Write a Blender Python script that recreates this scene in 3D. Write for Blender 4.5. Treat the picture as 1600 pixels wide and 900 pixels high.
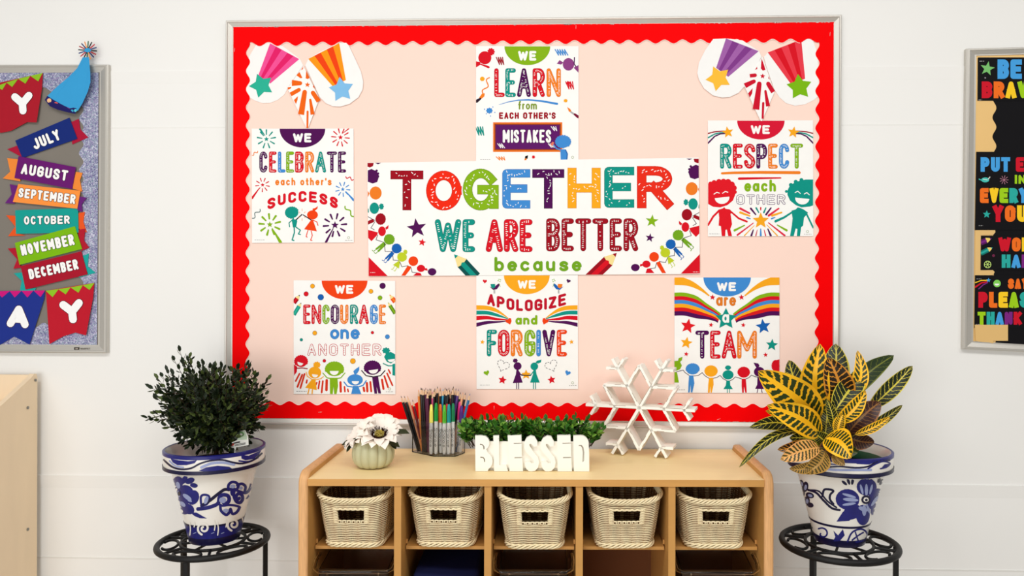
import bpy, bmesh, math, random
from mathutils import Vector, Matrix
from mathutils.geometry import tessellate_polygon
random.seed(7)
PI = math.pi
SC = bpy.context.scene
COL = SC.collection
for o in list(bpy.data.objects):
    bpy.data.objects.remove(o)

# ------------------------------------------------------------------ camera
FPX, CX, CY = 1216.0, 861.0, 434.0          # focal length and principal point in photo pixels
YAW, ROLL, DIST, CAMH = 0.032, 0.0025, 2.40, 1.28
FWD = Vector((-math.sin(YAW), math.cos(YAW), 0))
R0 = Vector((math.cos(YAW), math.sin(YAW), 0))
U0 = Vector((0, 0, 1))
RGT = R0 * math.cos(ROLL) + U0 * math.sin(ROLL)
UPV = U0 * math.cos(ROLL) - R0 * math.sin(ROLL)
CAM = Vector((0, -DIST, CAMH))
cd = bpy.data.cameras.new('camera')
co = bpy.data.objects.new('camera', cd)
COL.objects.link(co)
cd.sensor_width = 36.0
cd.lens = 36.0 * FPX / 1600
cd.shift_x = (800 - CX) / 1600
cd.shift_y = (CY - 450) / 1600
cd.clip_start = 0.05
B = -FWD
co.matrix_world = Matrix(((RGT.x, UPV.x, B.x, CAM.x), (RGT.y, UPV.y, B.y, CAM.y), (RGT.z, UPV.z, B.z, CAM.z), (0, 0, 0, 1)))
SC.camera = co

def ray(px, py):
    return FWD + RGT * ((px - CX) / FPX) - UPV * ((py - CY) / FPX)
def W(px, py, d=0.0):
    """point on the plane d in front of the wall that the photo shows at px, py"""
    r = ray(px, py)
    return CAM + r * ((DIST - d) / r.y)
def Z(px, py, z):
    """point at depth z from the camera"""
    return CAM + ray(px, py) * z
def H(px, py, h):
    """point on the horizontal plane at height h"""
    r = ray(px, py)
    return CAM + r * ((h - CAMH) / r.z)

# ------------------------------------------------------------------ light
SC.view_settings.view_transform = 'Standard'
SC.view_settings.look = 'None'
SC.view_settings.gamma = 1
SC.view_settings.use_curve_mapping = False
SC.view_settings.exposure = -0.05
wd = bpy.data.worlds.new('room_light')
SC.world = wd
wd.use_nodes = True
wd.node_tree.nodes['Background'].inputs[0].default_value = (1.0, 0.985, 0.96, 1)
wd.node_tree.nodes['Background'].inputs[1].default_value = 0.38
def area(name, loc, target, sx, sy, power, col=(1, 0.97, 0.93)):
    l = bpy.data.lights.new(name, 'AREA')
    l.shape = 'RECTANGLE'; l.size = sx; l.size_y = sy; l.energy = power; l.color = col
    o = bpy.data.objects.new(name, l)
    COL.objects.link(o)
    o.location = loc
    o.rotation_euler = (Vector(target) - Vector(loc)).to_track_quat('-Z', 'Y').to_euler()
    return o
for px_, pw in ((-1.5, 23), (0.2, 25), (1.9, 22)):
    area('ceiling_light_panel', (px_, -2.1, 2.95), (px_, -1.5, 0), 1.2, 0.6, pw, (1, 0.985, 0.955))
area('fill_light', (-1.5, -4.3, 1.0), (-0.2, 0, .6), 2.6, 1.6, 66, (1, 0.995, 0.98))  # added fill behind the camera to lift the lower wall, no window seen there

# ------------------------------------------------------------------ materials
def lin(c):
    c = c / 255.0
    return c / 12.92 if c <= 0.04045 else ((c + 0.055) / 1.055) ** 2.4
def rgb(r, g, b):
    return (lin(r), lin(g), lin(b), 1)
MATS = {}
def mat(name, col, rough=0.6, spec=0.3, var=0.05, scale=30.0, metal=0.0, bump=0.0, stretch=None, coat=0.0):
    if name in MATS:
        return MATS[name]
    m = bpy.data.materials.new(name)
    MATS[name] = m
    m.use_nodes = True
    nt = m.node_tree
    b = nt.nodes['Principled BSDF']
    c = rgb(*col)
    b.inputs['Roughness'].default_value = rough
    b.inputs['Specular IOR Level'].default_value = spec
    b.inputs['Metallic'].default_value = metal
    b.inputs['Coat Weight'].default_value = coat
    tc = nt.nodes.new('ShaderNodeTexCoord')
    mp = nt.nodes.new('ShaderNodeMapping')
    if stretch:
        mp.inputs['Scale'].default_value = stretch
    no = nt.nodes.new('ShaderNodeTexNoise')
    no.inputs['Scale'].default_value = scale
    no.inputs['Detail'].default_value = 3
    mx = nt.nodes.new('ShaderNodeMix')
    mx.data_type = 'RGBA'
    mx.inputs[6].default_value = tuple(max(0, x * (1 - var)) for x in c[:3]) + (1,)
    mx.inputs[7].default_value = tuple(min(1, x * (1 + var)) for x in c[:3]) + (1,)
    nt.links.new(tc.outputs['Object'], mp.inputs['Vector'])
    nt.links.new(mp.outputs['Vector'], no.inputs['Vector'])
    nt.links.new(no.outputs['Fac'], mx.inputs[0])
    nt.links.new(mx.outputs[2], b.inputs['Base Color'])
    if bump:
        bp = nt.nodes.new('ShaderNodeBump')
        bp.inputs['Strength'].default_value = bump
        bp.inputs['Distance'].default_value = 0.002
        nt.links.new(no.outputs['Fac'], bp.inputs['Height'])
        nt.links.new(bp.outputs['Normal'], b.inputs['Normal'])
    return m
def clear(name, col=(240, 245, 245), rough=0.03, ior=1.3):
    if name in MATS:
        return MATS[name]
    m = mat(name, col, rough, 0.5, 0.0)
    b = m.node_tree.nodes['Principled BSDF']
    b.inputs['Transmission Weight'].default_value = 1.0
    b.inputs['IOR'].default_value = ior
    return m
INKC = dict(white=(248, 247, 244), red=(216, 16, 34), dred=(156, 8, 28), orange=(240, 128, 34), deep=(238, 66, 14), yellow=(246, 168, 30),
            green=(132, 178, 22), teal=(10, 146, 132), blue=(64, 138, 210), purple=(78, 10, 82), black=(18, 16, 18), pink=(226, 30, 104),
            lpink=(240, 80, 150), lime=(190, 205, 40), navy=(22, 96, 178), grey=(150, 148, 146), cream=(244, 222, 150), dteal=(8, 78, 76),
            lav=(160, 96, 168), violet=(128, 58, 138), lred=(232, 60, 74), lorange=(250, 150, 20), sky=(128, 188, 232), sunny=(250, 190, 60),
            mint=(44, 176, 148), ink=(40, 22, 40), dgreen=(80, 112, 16))
def ink(n):
    if isinstance(n, tuple):
        return mat('print_%d_%d_%d' % n, n, 0.6, 0.08, 0.03)
    return mat('print_' + n, INKC[n], 0.6, 0.08, 0.03)

# ------------------------------------------------------------------ objects
def tag(o, label=None, cat=None, group=None, kind=None):
    if label: o['label'] = label
    if cat: o['category'] = cat
    if group: o['group'] = group
    if kind: o['kind'] = kind
    return o
def thing(name, label, cat, loc=(0, 0, 0), rotz=0.0, group=None):
    o = bpy.data.objects.new(name, None)
    o.empty_display_size = 0.05
    COL.objects.link(o)
    o.location = loc
    o.rotation_euler = (0, 0, rotz)
    return tag(o, label, cat, group)
def mw(o):
    m = Matrix.Translation(o.location) @ o.rotation_euler.to_matrix().to_4x4()
    return mw(o.parent) @ m if o.parent else m

class MB:
    """collects faces and links them as one mesh object"""
    def __init__(s, M=None):
        s.v = []; s.f = []; s.m = []; s.mats = []; s.s = []; s.uv = None; s.M = M
    def mi(s, m):
        if m not in s.mats: s.mats.append(m)
        return s.mats.index(m)
    def add(s, pts, faces, m, smooth=False):
        b = len(s.v); k = s.mi(m)
        if s.M is not None:
            s.v += [s.M @ Vector(p) for p in pts]
        else:
            s.v += [Vector(p) for p in pts]
        for f in faces:
            s.f.append([b + i for i in f]); s.m.append(k); s.s.append(smooth)
    def hexa(s, p, m):
        s.add(p, [(0, 3, 2, 1), (4, 5, 6, 7), (0, 1, 5, 4), (1, 2, 6, 5), (2, 3, 7, 6), (3, 0, 4, 7)], m)
    def box(s, c, d, m, rz=0.0):
        x, y, z = [k / 2 for k in d]
        cs, sn = math.cos(rz), math.sin(rz)
        p = []
        for dz in (-z, z):
            for dx, dy in ((-x, -y), (x, -y), (x, y), (-x, y)):
                p.append((c[0] + dx * cs - dy * sn, c[1] + dx * sn + dy * cs, c[2] + dz))
        s.hexa(p, m)
    def prism(s, pts, off, m, smooth=False):
        n = len(pts); off = Vector(off)
        a = [Vector(p) for p in pts]
        s.add(a + [p + off for p in a], [list(range(n))[::-1], list(range(n, 2 * n))] , m)
        s.add(a + [p + off for p in a], [(i, (i + 1) % n, n + (i + 1) % n, n + i) for i in range(n)], m, smooth)
    def tube(s, path, r, m, n=8, closed=False, caps=True, flat=None):
        path = [Vector(p) for p in path]
        k = len(path)
        rr = r if isinstance(r, (list, tuple)) else [r] * k
        pts = []; up = None
        for i, p in enumerate(path):
            if closed:
                t = path[(i + 1) % k] - path[i - 1]
            else:
                t = path[min(i + 1, k - 1)] - path[max(i - 1, 0)]
            if t.length < 1e-9: t = Vector((0, 0, 1))
            t.normalize()
            if up is None:
                up = Vector((0, 0, 1)) if abs(t.z) < 0.9 else Vector((1, 0, 0))
            sd = t.cross(up)
            if sd.length < 1e-6: sd = t.orthogonal()
            sd.normalize()
            up = sd.cross(t).normalized()
            for j in range(n):
                a = 2 * PI * j / n
                pts.append(p + sd * (math.cos(a) * rr[i]) + up * (math.sin(a) * rr[i] * (flat or 1)))
        fs = []
        for i in range(k if closed else k - 1):
            a, b = i * n, ((i + 1) % k) * n
            for j in range(n):
                fs.append((a + j, a + (j + 1) % n, b + (j + 1) % n, b + j))
        s.add(pts, fs, m, True)
        if caps and not closed:
            s.add(pts[:n], [list(range(n))[::-1]], m); s.add(pts[-n:], [list(range(n))], m)
    def lathe(s, prof, c, m, n=48, fn=None, caps=False):
        pts = []; k = len(prof); c = Vector(c)
        for r, z in prof:
            for j in range(n):
                a = 2 * PI * j / n
                q = r * (fn(a, z) if fn else 1)
                pts.append(c + Vector((q * math.cos(a), q * math.sin(a), z)))
        fs = [(i * n + j, i * n + (j + 1) % n, (i + 1) * n + (j + 1) % n, (i + 1) * n + j) for i in range(k - 1) for j in range(n)]
        s.add(pts, fs, m, True)
        if caps:
            s.add(pts[:n], [list(range(n))[::-1]], m); s.add(pts[-n:], [list(range(n))], m)
    def grid(s, rows, m, smooth=True):
        k, n = len(rows), len(rows[0])
        s.add([p for r in rows for p in r], [(i * n + j, i * n + j + 1, (i + 1) * n + j + 1, (i + 1) * n + j) for i in range(k - 1) for j in range(n - 1)], m, smooth)
    def build(s, name, parent=None, local=False, origin=None):
        me = bpy.data.meshes.new(name)
        if local:
            o0 = None; vs = s.v
        elif parent is not None:
            iv = mw(parent).inverted(); vs = [iv @ p for p in s.v]; o0 = None
        else:
            xs = [p.x for p in s.v]; ys = [p.y for p in s.v]; zs = [p.z for p in s.v]
            o0 = Vector(origin) if origin else Vector(((min(xs) + max(xs)) / 2, (min(ys) + max(ys)) / 2, min(zs)))
            vs = [p - o0 for p in s.v]
        me.from_pydata([tuple(p) for p in vs], [], s.f)
        for m in s.mats: me.materials.append(m)
        me.polygons.foreach_set('material_index', s.m)
        me.polygons.foreach_set('use_smooth', s.s)
        if s.uv:
            ul = me.uv_layers.new(name='map')
            for l in me.loops:
                ul.data[l.index].uv = s.uv[l.vertex_index]
        me.update()
        o = bpy.data.objects.new(name, me)
        COL.objects.link(o)
        if o0 is not None: o.location = o0
        if parent is not None: o.parent = parent
        return o
# ------------------------------------------------------------------ drawn lettering and print
def arc(cx, cy, rx, ry, a0, a1, n=9):
    return [(cx + rx * math.cos(math.radians(a0 + (a1 - a0) * i / n)), cy + ry * math.sin(math.radians(a0 + (a1 - a0) * i / n))) for i in range(n + 1)]
def el(cx, cy, rx, ry=None, n=24):
    return [(cx + rx * math.cos(2 * PI * i / n), cy + (ry or rx) * math.sin(2 * PI * i / n)) for i in range(n)]
def rot(pts, cx, cy, deg):
    c, s = math.cos(math.radians(deg)), math.sin(math.radians(deg))
    return [(cx + (x - cx) * c - (y - cy) * s, cy + (x - cx) * s + (y - cy) * c) for x, y in pts]
BOWL = lambda y0, y1, xr=0.55: [(0, y0), (xr, y0)] + arc(xr, (y0 + y1) / 2, 1 - xr, (y1 - y0) / 2, -90, 90, 8) + [(0, y1)]
GL = {
 'A': [[(0, 1), (.5, 0), (1, 1)], [(.2, .66), (.8, .66)]],
 'B': [[(0, 0), (0, 1)], BOWL(0, .47), BOWL(.47, 1, .55)],
 'C': [arc(.5, .22, .5, .22, 0, -180) + arc(.5, .78, .5, .22, 180, 0)],
 'D': [[(0, 0), (0, 1)], [(0, 0), (.45, 0)] + arc(.45, .25, .55, .25, -90, 0, 6) + arc(.45, .75, .55, .25, 0, 90, 6) + [(0, 1)]],
 'E': [[(1, 0), (0, 0), (0, 1), (1, 1)], [(0, .49), (.85, .49)]],
 'F': [[(1, 0), (0, 0), (0, 1)], [(0, .5), (.85, .5)]],
 'G': [arc(.5, .22, .5, .22, 0, -180) + arc(.5, .78, .5, .22, 180, 0) + [(1, .52), (.55, .52)]],
 'H': [[(0, 0), (0, 1)], [(1, 0), (1, 1)], [(0, .5), (1, .5)]],
 'I': [[(.5, 0), (.5, 1)]],
 'J': [[(1, 0), (1, .75)] + arc(.5, .75, .5, .25, 0, 170)],
 'K': [[(0, 0), (0, 1)], [(1, 0), (0, .55)], [(.25, .45), (1, 1)]],
 'L': [[(0, 0), (0, 1), (1, 1)]],
 'M': [[(0, 1), (0, 0), (.5, .7), (1, 0), (1, 1)]],
 'N': [[(0, 1), (0, 0), (1, 1), (1, 0)]],
 'O': [arc(.5, .22, .5, .22, 0, -180) + arc(.5, .78, .5, .22, 180, 0) + [(1, .22)]],
 'P': [[(0, 0), (0, 1)], BOWL(0, .55)],
 'Q': [el(.5, .5, .5, .5, 20) + [(1, .5)], [(.6, .7), (1, 1)]],
 'R': [[(0, 0), (0, 1)], BOWL(0, .5), [(.45, .5), (1, 1)]],
 'S': [arc(.5, .23, .5, .23, 0, -180, 9) + [(.12, .38), (.88, .62)] + arc(.5, .77, .5, .23, 0, 180, 9)],
 'T': [[(0, 0), (1, 0)], [(.5, 0), (.5, 1)]],
 'U': [[(0, 0), (0, .75)] + arc(.5, .75, .5, .25, 180, 0) + [(1, 0)]],
 'V': [[(0, 0), (.5, 1), (1, 0)]],
 'W': [[(0, 0), (.25, 1), (.5, .12), (.75, 1), (1, 0)]],
 'X': [[(0, 0), (1, 1)], [(1, 0), (0, 1)]],
 'Y': [[(0, 0), (.5, .5), (1, 0)], [(.5, .5), (.5, 1)]],
 'Z': [[(0, 0), (1, 0), (0, 1), (1, 1)]],
 'a': [el(.45, .68, .45, .32) + [(.9, .68)], [(.95, .36), (.95, 1)]],
 'b': [[(0, 0), (0, 1)], el(.48, .68, .48, .32) + [(.96, .68)]],
 'c': [arc(.5, .68, .5, .32, -40, -320, 14)],
 'd': [el(.45, .68, .45, .32) + [(.9, .68)], [(.95, 0), (.95, 1)]],
 'e': [[(0, .68), (1, .66)] + arc(.5, .68, .5, .32, 0, -315, 14)],
 'f': [[(.4, 1), (.4, .3)] + arc(.75, .25, .35, .25, 180, 290, 6), [(0, .42), (.9, .42)]],
 'h': [[(0, 0), (0, 1)], [(0, .6)] + arc(.45, .62, .45, .26, 190, 360, 8) + [(.9, 1)]],
 'i': [[(.5, .36), (.5, 1)], [(.5, .1), (.5, .12)]],
 'm': [[(0, .36), (0, 1)], [(0, .6)] + arc(.25, .6, .25, .24, 190, 360, 7) + [(.5, 1)], [(.5, .6)] + arc(.75, .6, .25, .24, 180, 360, 7) + [(1, 1)]],
 'n': [[(0, .36), (0, 1)], [(0, .6)] + arc(.45, .62, .45, .26, 190, 360, 8) + [(.9, 1)]],
 'o': [el(.5, .68, .5, .32) + [(1, .68)]],
 'p': [[(0, .36), (0, 1.3)], el(.48, .68, .48, .32) + [(.96, .68)]],
 'r': [[(.1, .36), (.1, 1)], [(.1, .65)] + arc(.6, .62, .5, .26, 190, 300, 6)],
 's': [arc(.5, .52, .42, .16, -10, -200, 8) + [(.2, .6), (.8, .74)] + arc(.5, .84, .45, .16, -30, 170, 8)],
 't': [[(.45, .08), (.45, .85)] + arc(.75, .85, .3, .15, 180, 60, 5), [(0, .4), (.9, .4)]],
 'u': [[(0, .36), (0, .75)] + arc(.45, .75, .45, .25, 180, 0) + [(.9, .36), (.9, 1)]],
 "'": [[(.5, .05), (.4, .25)]],
}
ROUND = dict(GL)
ROUND['O'] = [el(.5, .5, .5, .5, 28) + [(1, .5)]]
ROUND['C'] = [arc(.5, .5, .5, .5, -45, -315, 20)]
ROUND['G'] = [arc(.5, .5, .5, .5, -40, -360, 22) + [(.55, .5)], [(1, .5), (1, .95)]]
CW = {'I': .34, 'M': 1.3, 'W': 1.4, 'm': 1.45, "'": .3, 'i': .35, 'f': .75, 't': .75, 'r': .7, 'L': .88, ' ': .5}

def smooth(path, n=5):
    q = [path[0]] + list(path) + [path[-1]]; out = []
    for i in range(1, len(q) - 2):
        for j in range(n):
            t = j / n
            out.append(tuple(.5 * (2 * q[i][a] + (q[i + 1][a] - q[i - 1][a]) * t + (2 * q[i - 1][a] - 5 * q[i][a] + 4 * q[i + 1][a] - q[i + 2][a]) * t * t + (3 * q[i][a] - q[i - 1][a] - 3 * q[i + 1][a] + q[i + 2][a]) * t ** 3) for a in (0, 1)))
    return out + [path[-1]]
class Art(MB):
    """a sheet of paper and what is printed on it; coordinates are read off an enlarged view of the photograph"""
    def __init__(s, ox, oy, sc, d, eps=0.00026, surf=None, fine=None):
        MB.__init__(s)
        s.ox, s.oy, s.sc, s.d, s.eps, s.L = ox, oy, sc, d, eps, 1
        s.surf = surf; s.fine = fine; s.k = 0; s.clip = None
    def view(s, ox, oy, sc):
        s.ox, s.oy, s.sc = ox, oy, sc
    def pt(s, x, y):
        px, py = s.ox + x / s.sc, s.oy + y / s.sc
        lift = s.L * s.eps + (s.k % 80) * 3e-6      # each piece of print lies a hair above the one before
        if s.surf: return s.surf(px, py, lift)
        return W(px, py, s.d + lift)
    def sheet(s, pts, c='white', t=0.0006):
        m = ink(c) if isinstance(c, (str, tuple)) else c
        n = len(pts)
        a = []
        for x, y in pts:
            px, py = s.ox + x / s.sc, s.oy + y / s.sc
            a.append(W(px, py, s.d))
        s.prism(a, (0, t, 0), m)
        if n == 4: s.clip = [(s.ox + x / s.sc, s.oy + y / s.sc) for x, y in pts]      # print stops at the edge of a four sided sheet
    def trim(s, pts):
        """cut a polygon back to the sheet"""
        C = [((x - s.ox) * s.sc, (y - s.oy) * s.sc) for x, y in s.clip]
        out = list(pts)
        for i in range(4):
            (ax, ay), (bx, by) = C[i], C[(i + 1) % 4]
            ins = lambda p: (bx - ax) * (p[1] - ay) - (by - ay) * (p[0] - ax) >= 0
            src, out = out, []
            for j in range(len(src)):
                p, q = src[j - 1], src[j]
                if ins(p) != ins(q):
                    dp = (bx - ax) * (p[1] - ay) - (by - ay) * (p[0] - ax); dq = (bx - ax) * (q[1] - ay) - (by - ay) * (q[0] - ax)
                    t = dp / (dp - dq)
                    out.append((p[0] + (q[0] - p[0]) * t, p[1] + (q[1] - p[1]) * t))
                if ins(q): out.append(q)
            if not out: break
        return out
    def poly(s, pts, c, L=None):
        if s.clip:
            pts = s.trim(pts)
            if len(pts) < 3: return
        old = s.L
        if L is not None: s.L = L
        s.k += 1
        m = ink(c) if isinstance(c, (str, tuple)) else c
        if s.fine:
            tri = tessellate_polygon([[Vector((x, y, 0)) for x, y in pts]])
            todo = [tuple(pts[i] for i in t) for t in tri]
            out = []
            while todo:
                t = todo.pop()
                e = [math.dist(t[i], t[(i + 1) % 3]) for i in range(3)]
                k = e.index(max(e))
                if e[k] > s.fine:
                    a, b, c3 = t[k], t[(k + 1) % 3], t[(k + 2) % 3]
                    h = ((a[0] + b[0]) / 2, (a[1] + b[1]) / 2)
                    todo += [(a, h, c3), (h, b, c3)]
                else:
                    out.append(t)
            for t in out:
                q = [s.pt(*p) for p in t]
                if None not in q: s.add(q, [(0, 1, 2)], m)
        else:
            s.add([s.pt(x, y) for x, y in pts], [list(range(len(pts)))], m)
        s.L = old
    def stroke(s, path, w, c, L=None, cap=True, sq=0, w1=None):
        if s.surf and len(path) > 2:                 # brush strokes run smoothly through their points
            path = smooth(path, 4)
        if cap == 'sq':
            path = list(path); e = w / 2 + sq
            for i, j in ((0, 1), (-1, -2)):
                (ax, ay), (bx, by) = path[i], path[j]
                l = math.hypot(ax - bx, ay - by) or 1
                path[i] = (ax + (ax - bx) / l * e, ay + (ay - by) / l * e)
            cap = False
        k = len(path)
        ws = [w + ((w1 if w1 is not None else w) - w) * i / max(1, k - 1) for i in range(k)]
        for i in range(k - 1):
            (x0, y0), (x1, y1) = path[i], path[i + 1]
            l = math.hypot(x1 - x0, y1 - y0)
            if l < 1e-6: continue
            nx, ny = -(y1 - y0) / l / 2, (x1 - x0) / l / 2
            a, b = ws[i], ws[i + 1]
            s.poly([(x0 + nx * a, y0 + ny * a), (x1 + nx * b, y1 + ny * b), (x1 - nx * b, y1 - ny * b), (x0 - nx * a, y0 - ny * a)], c, L)
        for i in range(k):
            if (cap or 0 < i < k - 1) and ws[i] > 0.3:
                s.poly(el(path[i][0], path[i][1], ws[i] / 2, n=10), c, L)
    def star(s, cx, cy, R, c, ang=-90, r=0.45, L=None):
        s.poly([(cx + (R if i % 2 == 0 else R * r) * math.cos(math.radians(ang + 36 * i)), cy + (R if i % 2 == 0 else R * r) * math.sin(math.radians(ang + 36 * i))) for i in range(10)], c, L)
    def half(s, x0, x1, y, h, c):
        s.poly([((x0 + x1) / 2 + (x1 - x0) / 2 * math.cos(a * PI / 24), y + h * math.sin(a * PI / 24)) for a in range(25)], c)
    def burst(s, cx, cy, r0, r1, c, n=9, w=8, a0=0, star=None, skip=()):
        for k in range(n):
            if k in skip: continue
            a = math.radians(a0 + 360 * k / n)
            s.stroke([(cx + r0 * math.cos(a), cy + r0 * math.sin(a)), (cx + r1 * math.cos(a), cy + r1 * math.sin(a))], w * .7, c, w1=w)
        s.star(cx, cy, star or r0 * .6, c)
    def heart(s, cx, cy, r, c, ang=0):
        p = []
        for i in range(24):
            t = 2 * PI * i / 24
            p.append((cx + r * math.sin(t) ** 3, cy - r * (13 * math.cos(t) - 5 * math.cos(2 * t) - 2 * math.cos(3 * t) - math.cos(4 * t)) / 16))
        p = rot(p, cx, cy, ang)
        s.poly(p, c)
        return p
    def fluffy(s, cx, cy, rx, ry, c, a0=180, a1=360, n=8, b=0.2):
        s.poly(el(cx, cy, rx, ry), c)
        for i in range(n + 1):
            a = math.radians(a0 + (a1 - a0) * i / n)
            s.poly(el(cx + rx * .93 * math.cos(a), cy + ry * .93 * math.sin(a), rx * b, n=10), c)
    def smile(s, cx, cy, w, h, ang=0, c='white'):
        p = [(cx + w * math.cos(a * PI / 12), cy + h * math.sin(a * PI / 12)) for a in range(13)]
        s.L += 1; s.poly(rot(p, cx, cy, ang), c); s.L -= 1
    def text(s, txt, x0, y0, x1, y1, w, cols, font=GL, gap=0.3, cap=True, warp=None, hatch=0, edge=None, ew=2.0, inner=None, iw=0.6, fleck=0):
        cols = [cols] if isinstance(cols, (str, tuple)) else cols
        tot = sum(CW.get(ch, 1) for ch in txt) + gap * (len(txt) - 1)
        k = (x1 - x0) / tot
        x = x0; ci = 0
        for ch in txt:
            cw = CW.get(ch, 1) * k
            if ch != ' ':
                c = cols[ci % len(cols)]; ci += 1
                if ch == "'": ci -= 1
                paths = []
                for st in font[ch]:
                    P = []
                    for a, b in st:
                        P.append((x + w / 2 + a * max(cw - w, 0.1), y0 + w / 2 + b * (y1 - y0 - w)))
                    if warp:
                        Q = [P[0]]
                        for i in range(1, len(P)):
                            n = max(1, int(math.dist(P[i], P[i - 1]) / (w * 1.5)))
                            Q += [(P[i - 1][0] + (P[i][0] - P[i - 1][0]) * j / n, P[i - 1][1] + (P[i][1] - P[i - 1][1]) * j / n) for j in range(1, n + 1)]
                        P = [warp(*q) for q in Q]
                    paths.append(P)
                for P in paths:
                    if edge: s.stroke(P, w + ew, edge, cap=cap)
                if edge: s.L += 1
                for P in paths: s.stroke(P, w, c, cap=cap)
                if inner:
                    s.L += 1
                    for P in paths: s.stroke(P, w * iw, inner, cap=cap)
                    s.L -= 1
                if hatch or fleck:
                    s.L += 1
                    for P in paths:
                        step = w * (hatch or fleck)
                        acc = step * .6
                        for i in range(len(P) - 1):
                            (ax, ay), (bx, by) = P[i], P[i + 1]
                            l = math.hypot(bx - ax, by - ay)
                            if l < 1e-6: continue
                            tx, ty = (bx - ax) / l, (by - ay) / l
                            while acc < l:
                                px, py = ax + tx * acc, ay + ty * acc
                                if hatch:
                                    if random.random() < .78:
                                        o = random.uniform(0, .14) * w; h = w * random.uniform(.10, .24)
                                        s.stroke([(px - ty * (o + h), py + tx * (o + h)), (px - ty * (o - h), py + tx * (o - h))], w * .14, c if inner else 'white', cap=False)
                                elif random.random() < .8:
                                    o = random.uniform(-.3, .3) * w
                                    a = random.uniform(0, PI); h = w * random.uniform(.03, .13)
                                    qx, qy = px - ty * o, py + tx * o
                                    s.stroke([(qx - h * math.cos(a), qy - h * math.sin(a)), (qx + h * math.cos(a), qy + h * math.sin(a))], w * .09, 'white')
                                acc += step
                            acc -= l
                    s.L -= 1
                if edge: s.L -= 1
            x += cw + gap * k
    def squig(s, x0, y0, x1, y1, c, w=4, n=4, amp=12):
        P = []
        l = math.hypot(x1 - x0, y1 - y0); tx, ty = (x1 - x0) / l, (y1 - y0) / l
        for i in range(n * 6 + 1):
            t = i / (n * 6); o = amp * math.sin(t * n * PI)
            P.append((x0 + (x1 - x0) * t - ty * o, y0 + (y1 - y0) * t + tx * o))
        s.stroke(P, w, c)
    def scrib(s, x0, y0, x1, y1, c, w=6, n=5):
        P = [(x0 + (x1 - x0) * i / n + (8 if i % 2 else -8), y1 if i % 2 else y0) for i in range(n + 1)]
        s.stroke(P, w, c)
    def fineprint(s, x0, x1, y, c='grey'):
        x = x0
        while x < x1:
            l = random.uniform(6, 16); s.stroke([(x, y), (min(x + l, x1), y)], 3, c, cap=False); x += l + 4
    def pencil(s, bx, by, tx, ty, w, c, d, lt, tipc=None):
        """body start, tip point"""
        l = math.hypot(tx - bx, ty - by); ux, uy = (tx - bx) / l, (ty - by) / l; nx, ny = -uy, ux
        q = lambda a, b: (bx + ux * a + nx * b, by + uy * a + ny * b)
        e = l - w * .95
        s.poly([q(0, -w / 2), q(e, -w / 2), q(e, w / 2), q(0, w / 2)], d)
        s.L += 1
        s.poly([q(0, -w * .2), q(e, -w * .2), q(e, w * .2), q(0, w * .2)], c)
        s.poly([q(e - w * .05, -w / 2), q(e - w * .12, -w * .2), q(e, 0), q(e - w * .12, w * .2), q(e - w * .05, w / 2), q(l - w * .3, w * .16), q(l - w * .3, -w * .16)], lt)
        s.poly([q(l - w * .32, -w * .17), q(l, 0), q(l - w * .32, w * .17)], tipc or c)
        s.L -= 1
# ------------------------------------------------------------------ the room
M_WALL = mat('wall_paint', (240, 239, 236), 0.6, 0.25, 0.012, 3.0, bump=0.05)
M_FLOOR = mat('floor_tile', (186, 180, 170), 0.5, 0.3, 0.08, 6.0)
M_ALU = mat('brushed_aluminium', (200, 196, 188), 0.4, 0.5, 0.05, 60, metal=0.5, stretch=(1, 1, 12))
M_ALUD = mat('aluminium_edge', (150, 148, 142), 0.4, 0.5, 0.05, 60, metal=0.7)
b = MB(); b.box((0, 0.05, 1.45), (6.4, 0.1, 2.9), M_WALL)
w = b.build('wall_back'); tag(w, kind='structure')
b = MB(); b.box((0, -2.2, -0.05), (6.4, 4.6, 0.1), M_FLOOR)
w = b.build('floor'); tag(w, kind='structure')
# shallow painted rails that run along the wall
for k, (py0, py1, dd) in enumerate(((757, 777, 0.0035), (104, 124, 0.0018), (194, 196, 0.0012), (889, 892, 0.002))):
    b = MB()
    z0, z1 = W(1450, py1).z, W(1450, py0).z
    b.hexa([(-3.2, 0.002, z0), (3.2, 0.002, z0), (3.2, -0.0002, z0), (-3.2, -0.0002, z0),
            (-3.2, 0.002, z1), (3.2, 0.002, z1), (3.2, -dd, z1), (-3.2, -dd, z1)][::1], M_WALL)
    w = b.build('trim_%d' % (k + 1)); tag(w, kind='structure')

def rail_frame(parent, outer, inner, d_out, d_in, m, d_back=0.0, names=('frame_rail',) * 4, lip=0.0015):
    """four mitred frame rails; corners TL TR BR BL in photo pixels"""
    lab = ('top frame rail', 'right frame rail', 'bottom frame rail', 'left frame rail')
    for i in range(4):
        j = (i + 1) % 4
        A, Bq = outer[i], outer[j]; Ci, Di = inner[i], inner[j]
        mid = lambda p, q, t: (p[0] + (q[0] - p[0]) * t, p[1] + (q[1] - p[1]) * t)
        b = MB()
        prof = [(0.0, d_back), (0.0, d_out * .8), (0.12, d_out), (0.28, d_out), (0.34, d_out * .9), (0.85, d_in + lip), (1.0, d_in + lip), (1.0, d_in * .4)]
        rows = []
        for t, dd in prof:
            # positions keep true to a common rectangle: photo corners are read on the outer face
            p, q = mid(A, Ci, t), mid(Bq, Di, t)
            pa, qa = W(p[0], p[1], d_out), W(q[0], q[1], d_out)
            rows.append([Vector((pa.x, -dd, pa.z)), Vector((qa.x, -dd, qa.z))])
        b.grid(rows, m, False)
        e0 = [r[0] for r in rows]; e1 = [r[1] for r in rows]
        b.add(e0, [list(range(len(e0)))], m); b.add(e1, [list(range(len(e1)))], m)
        b.build('frame_rail', parent)
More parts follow.
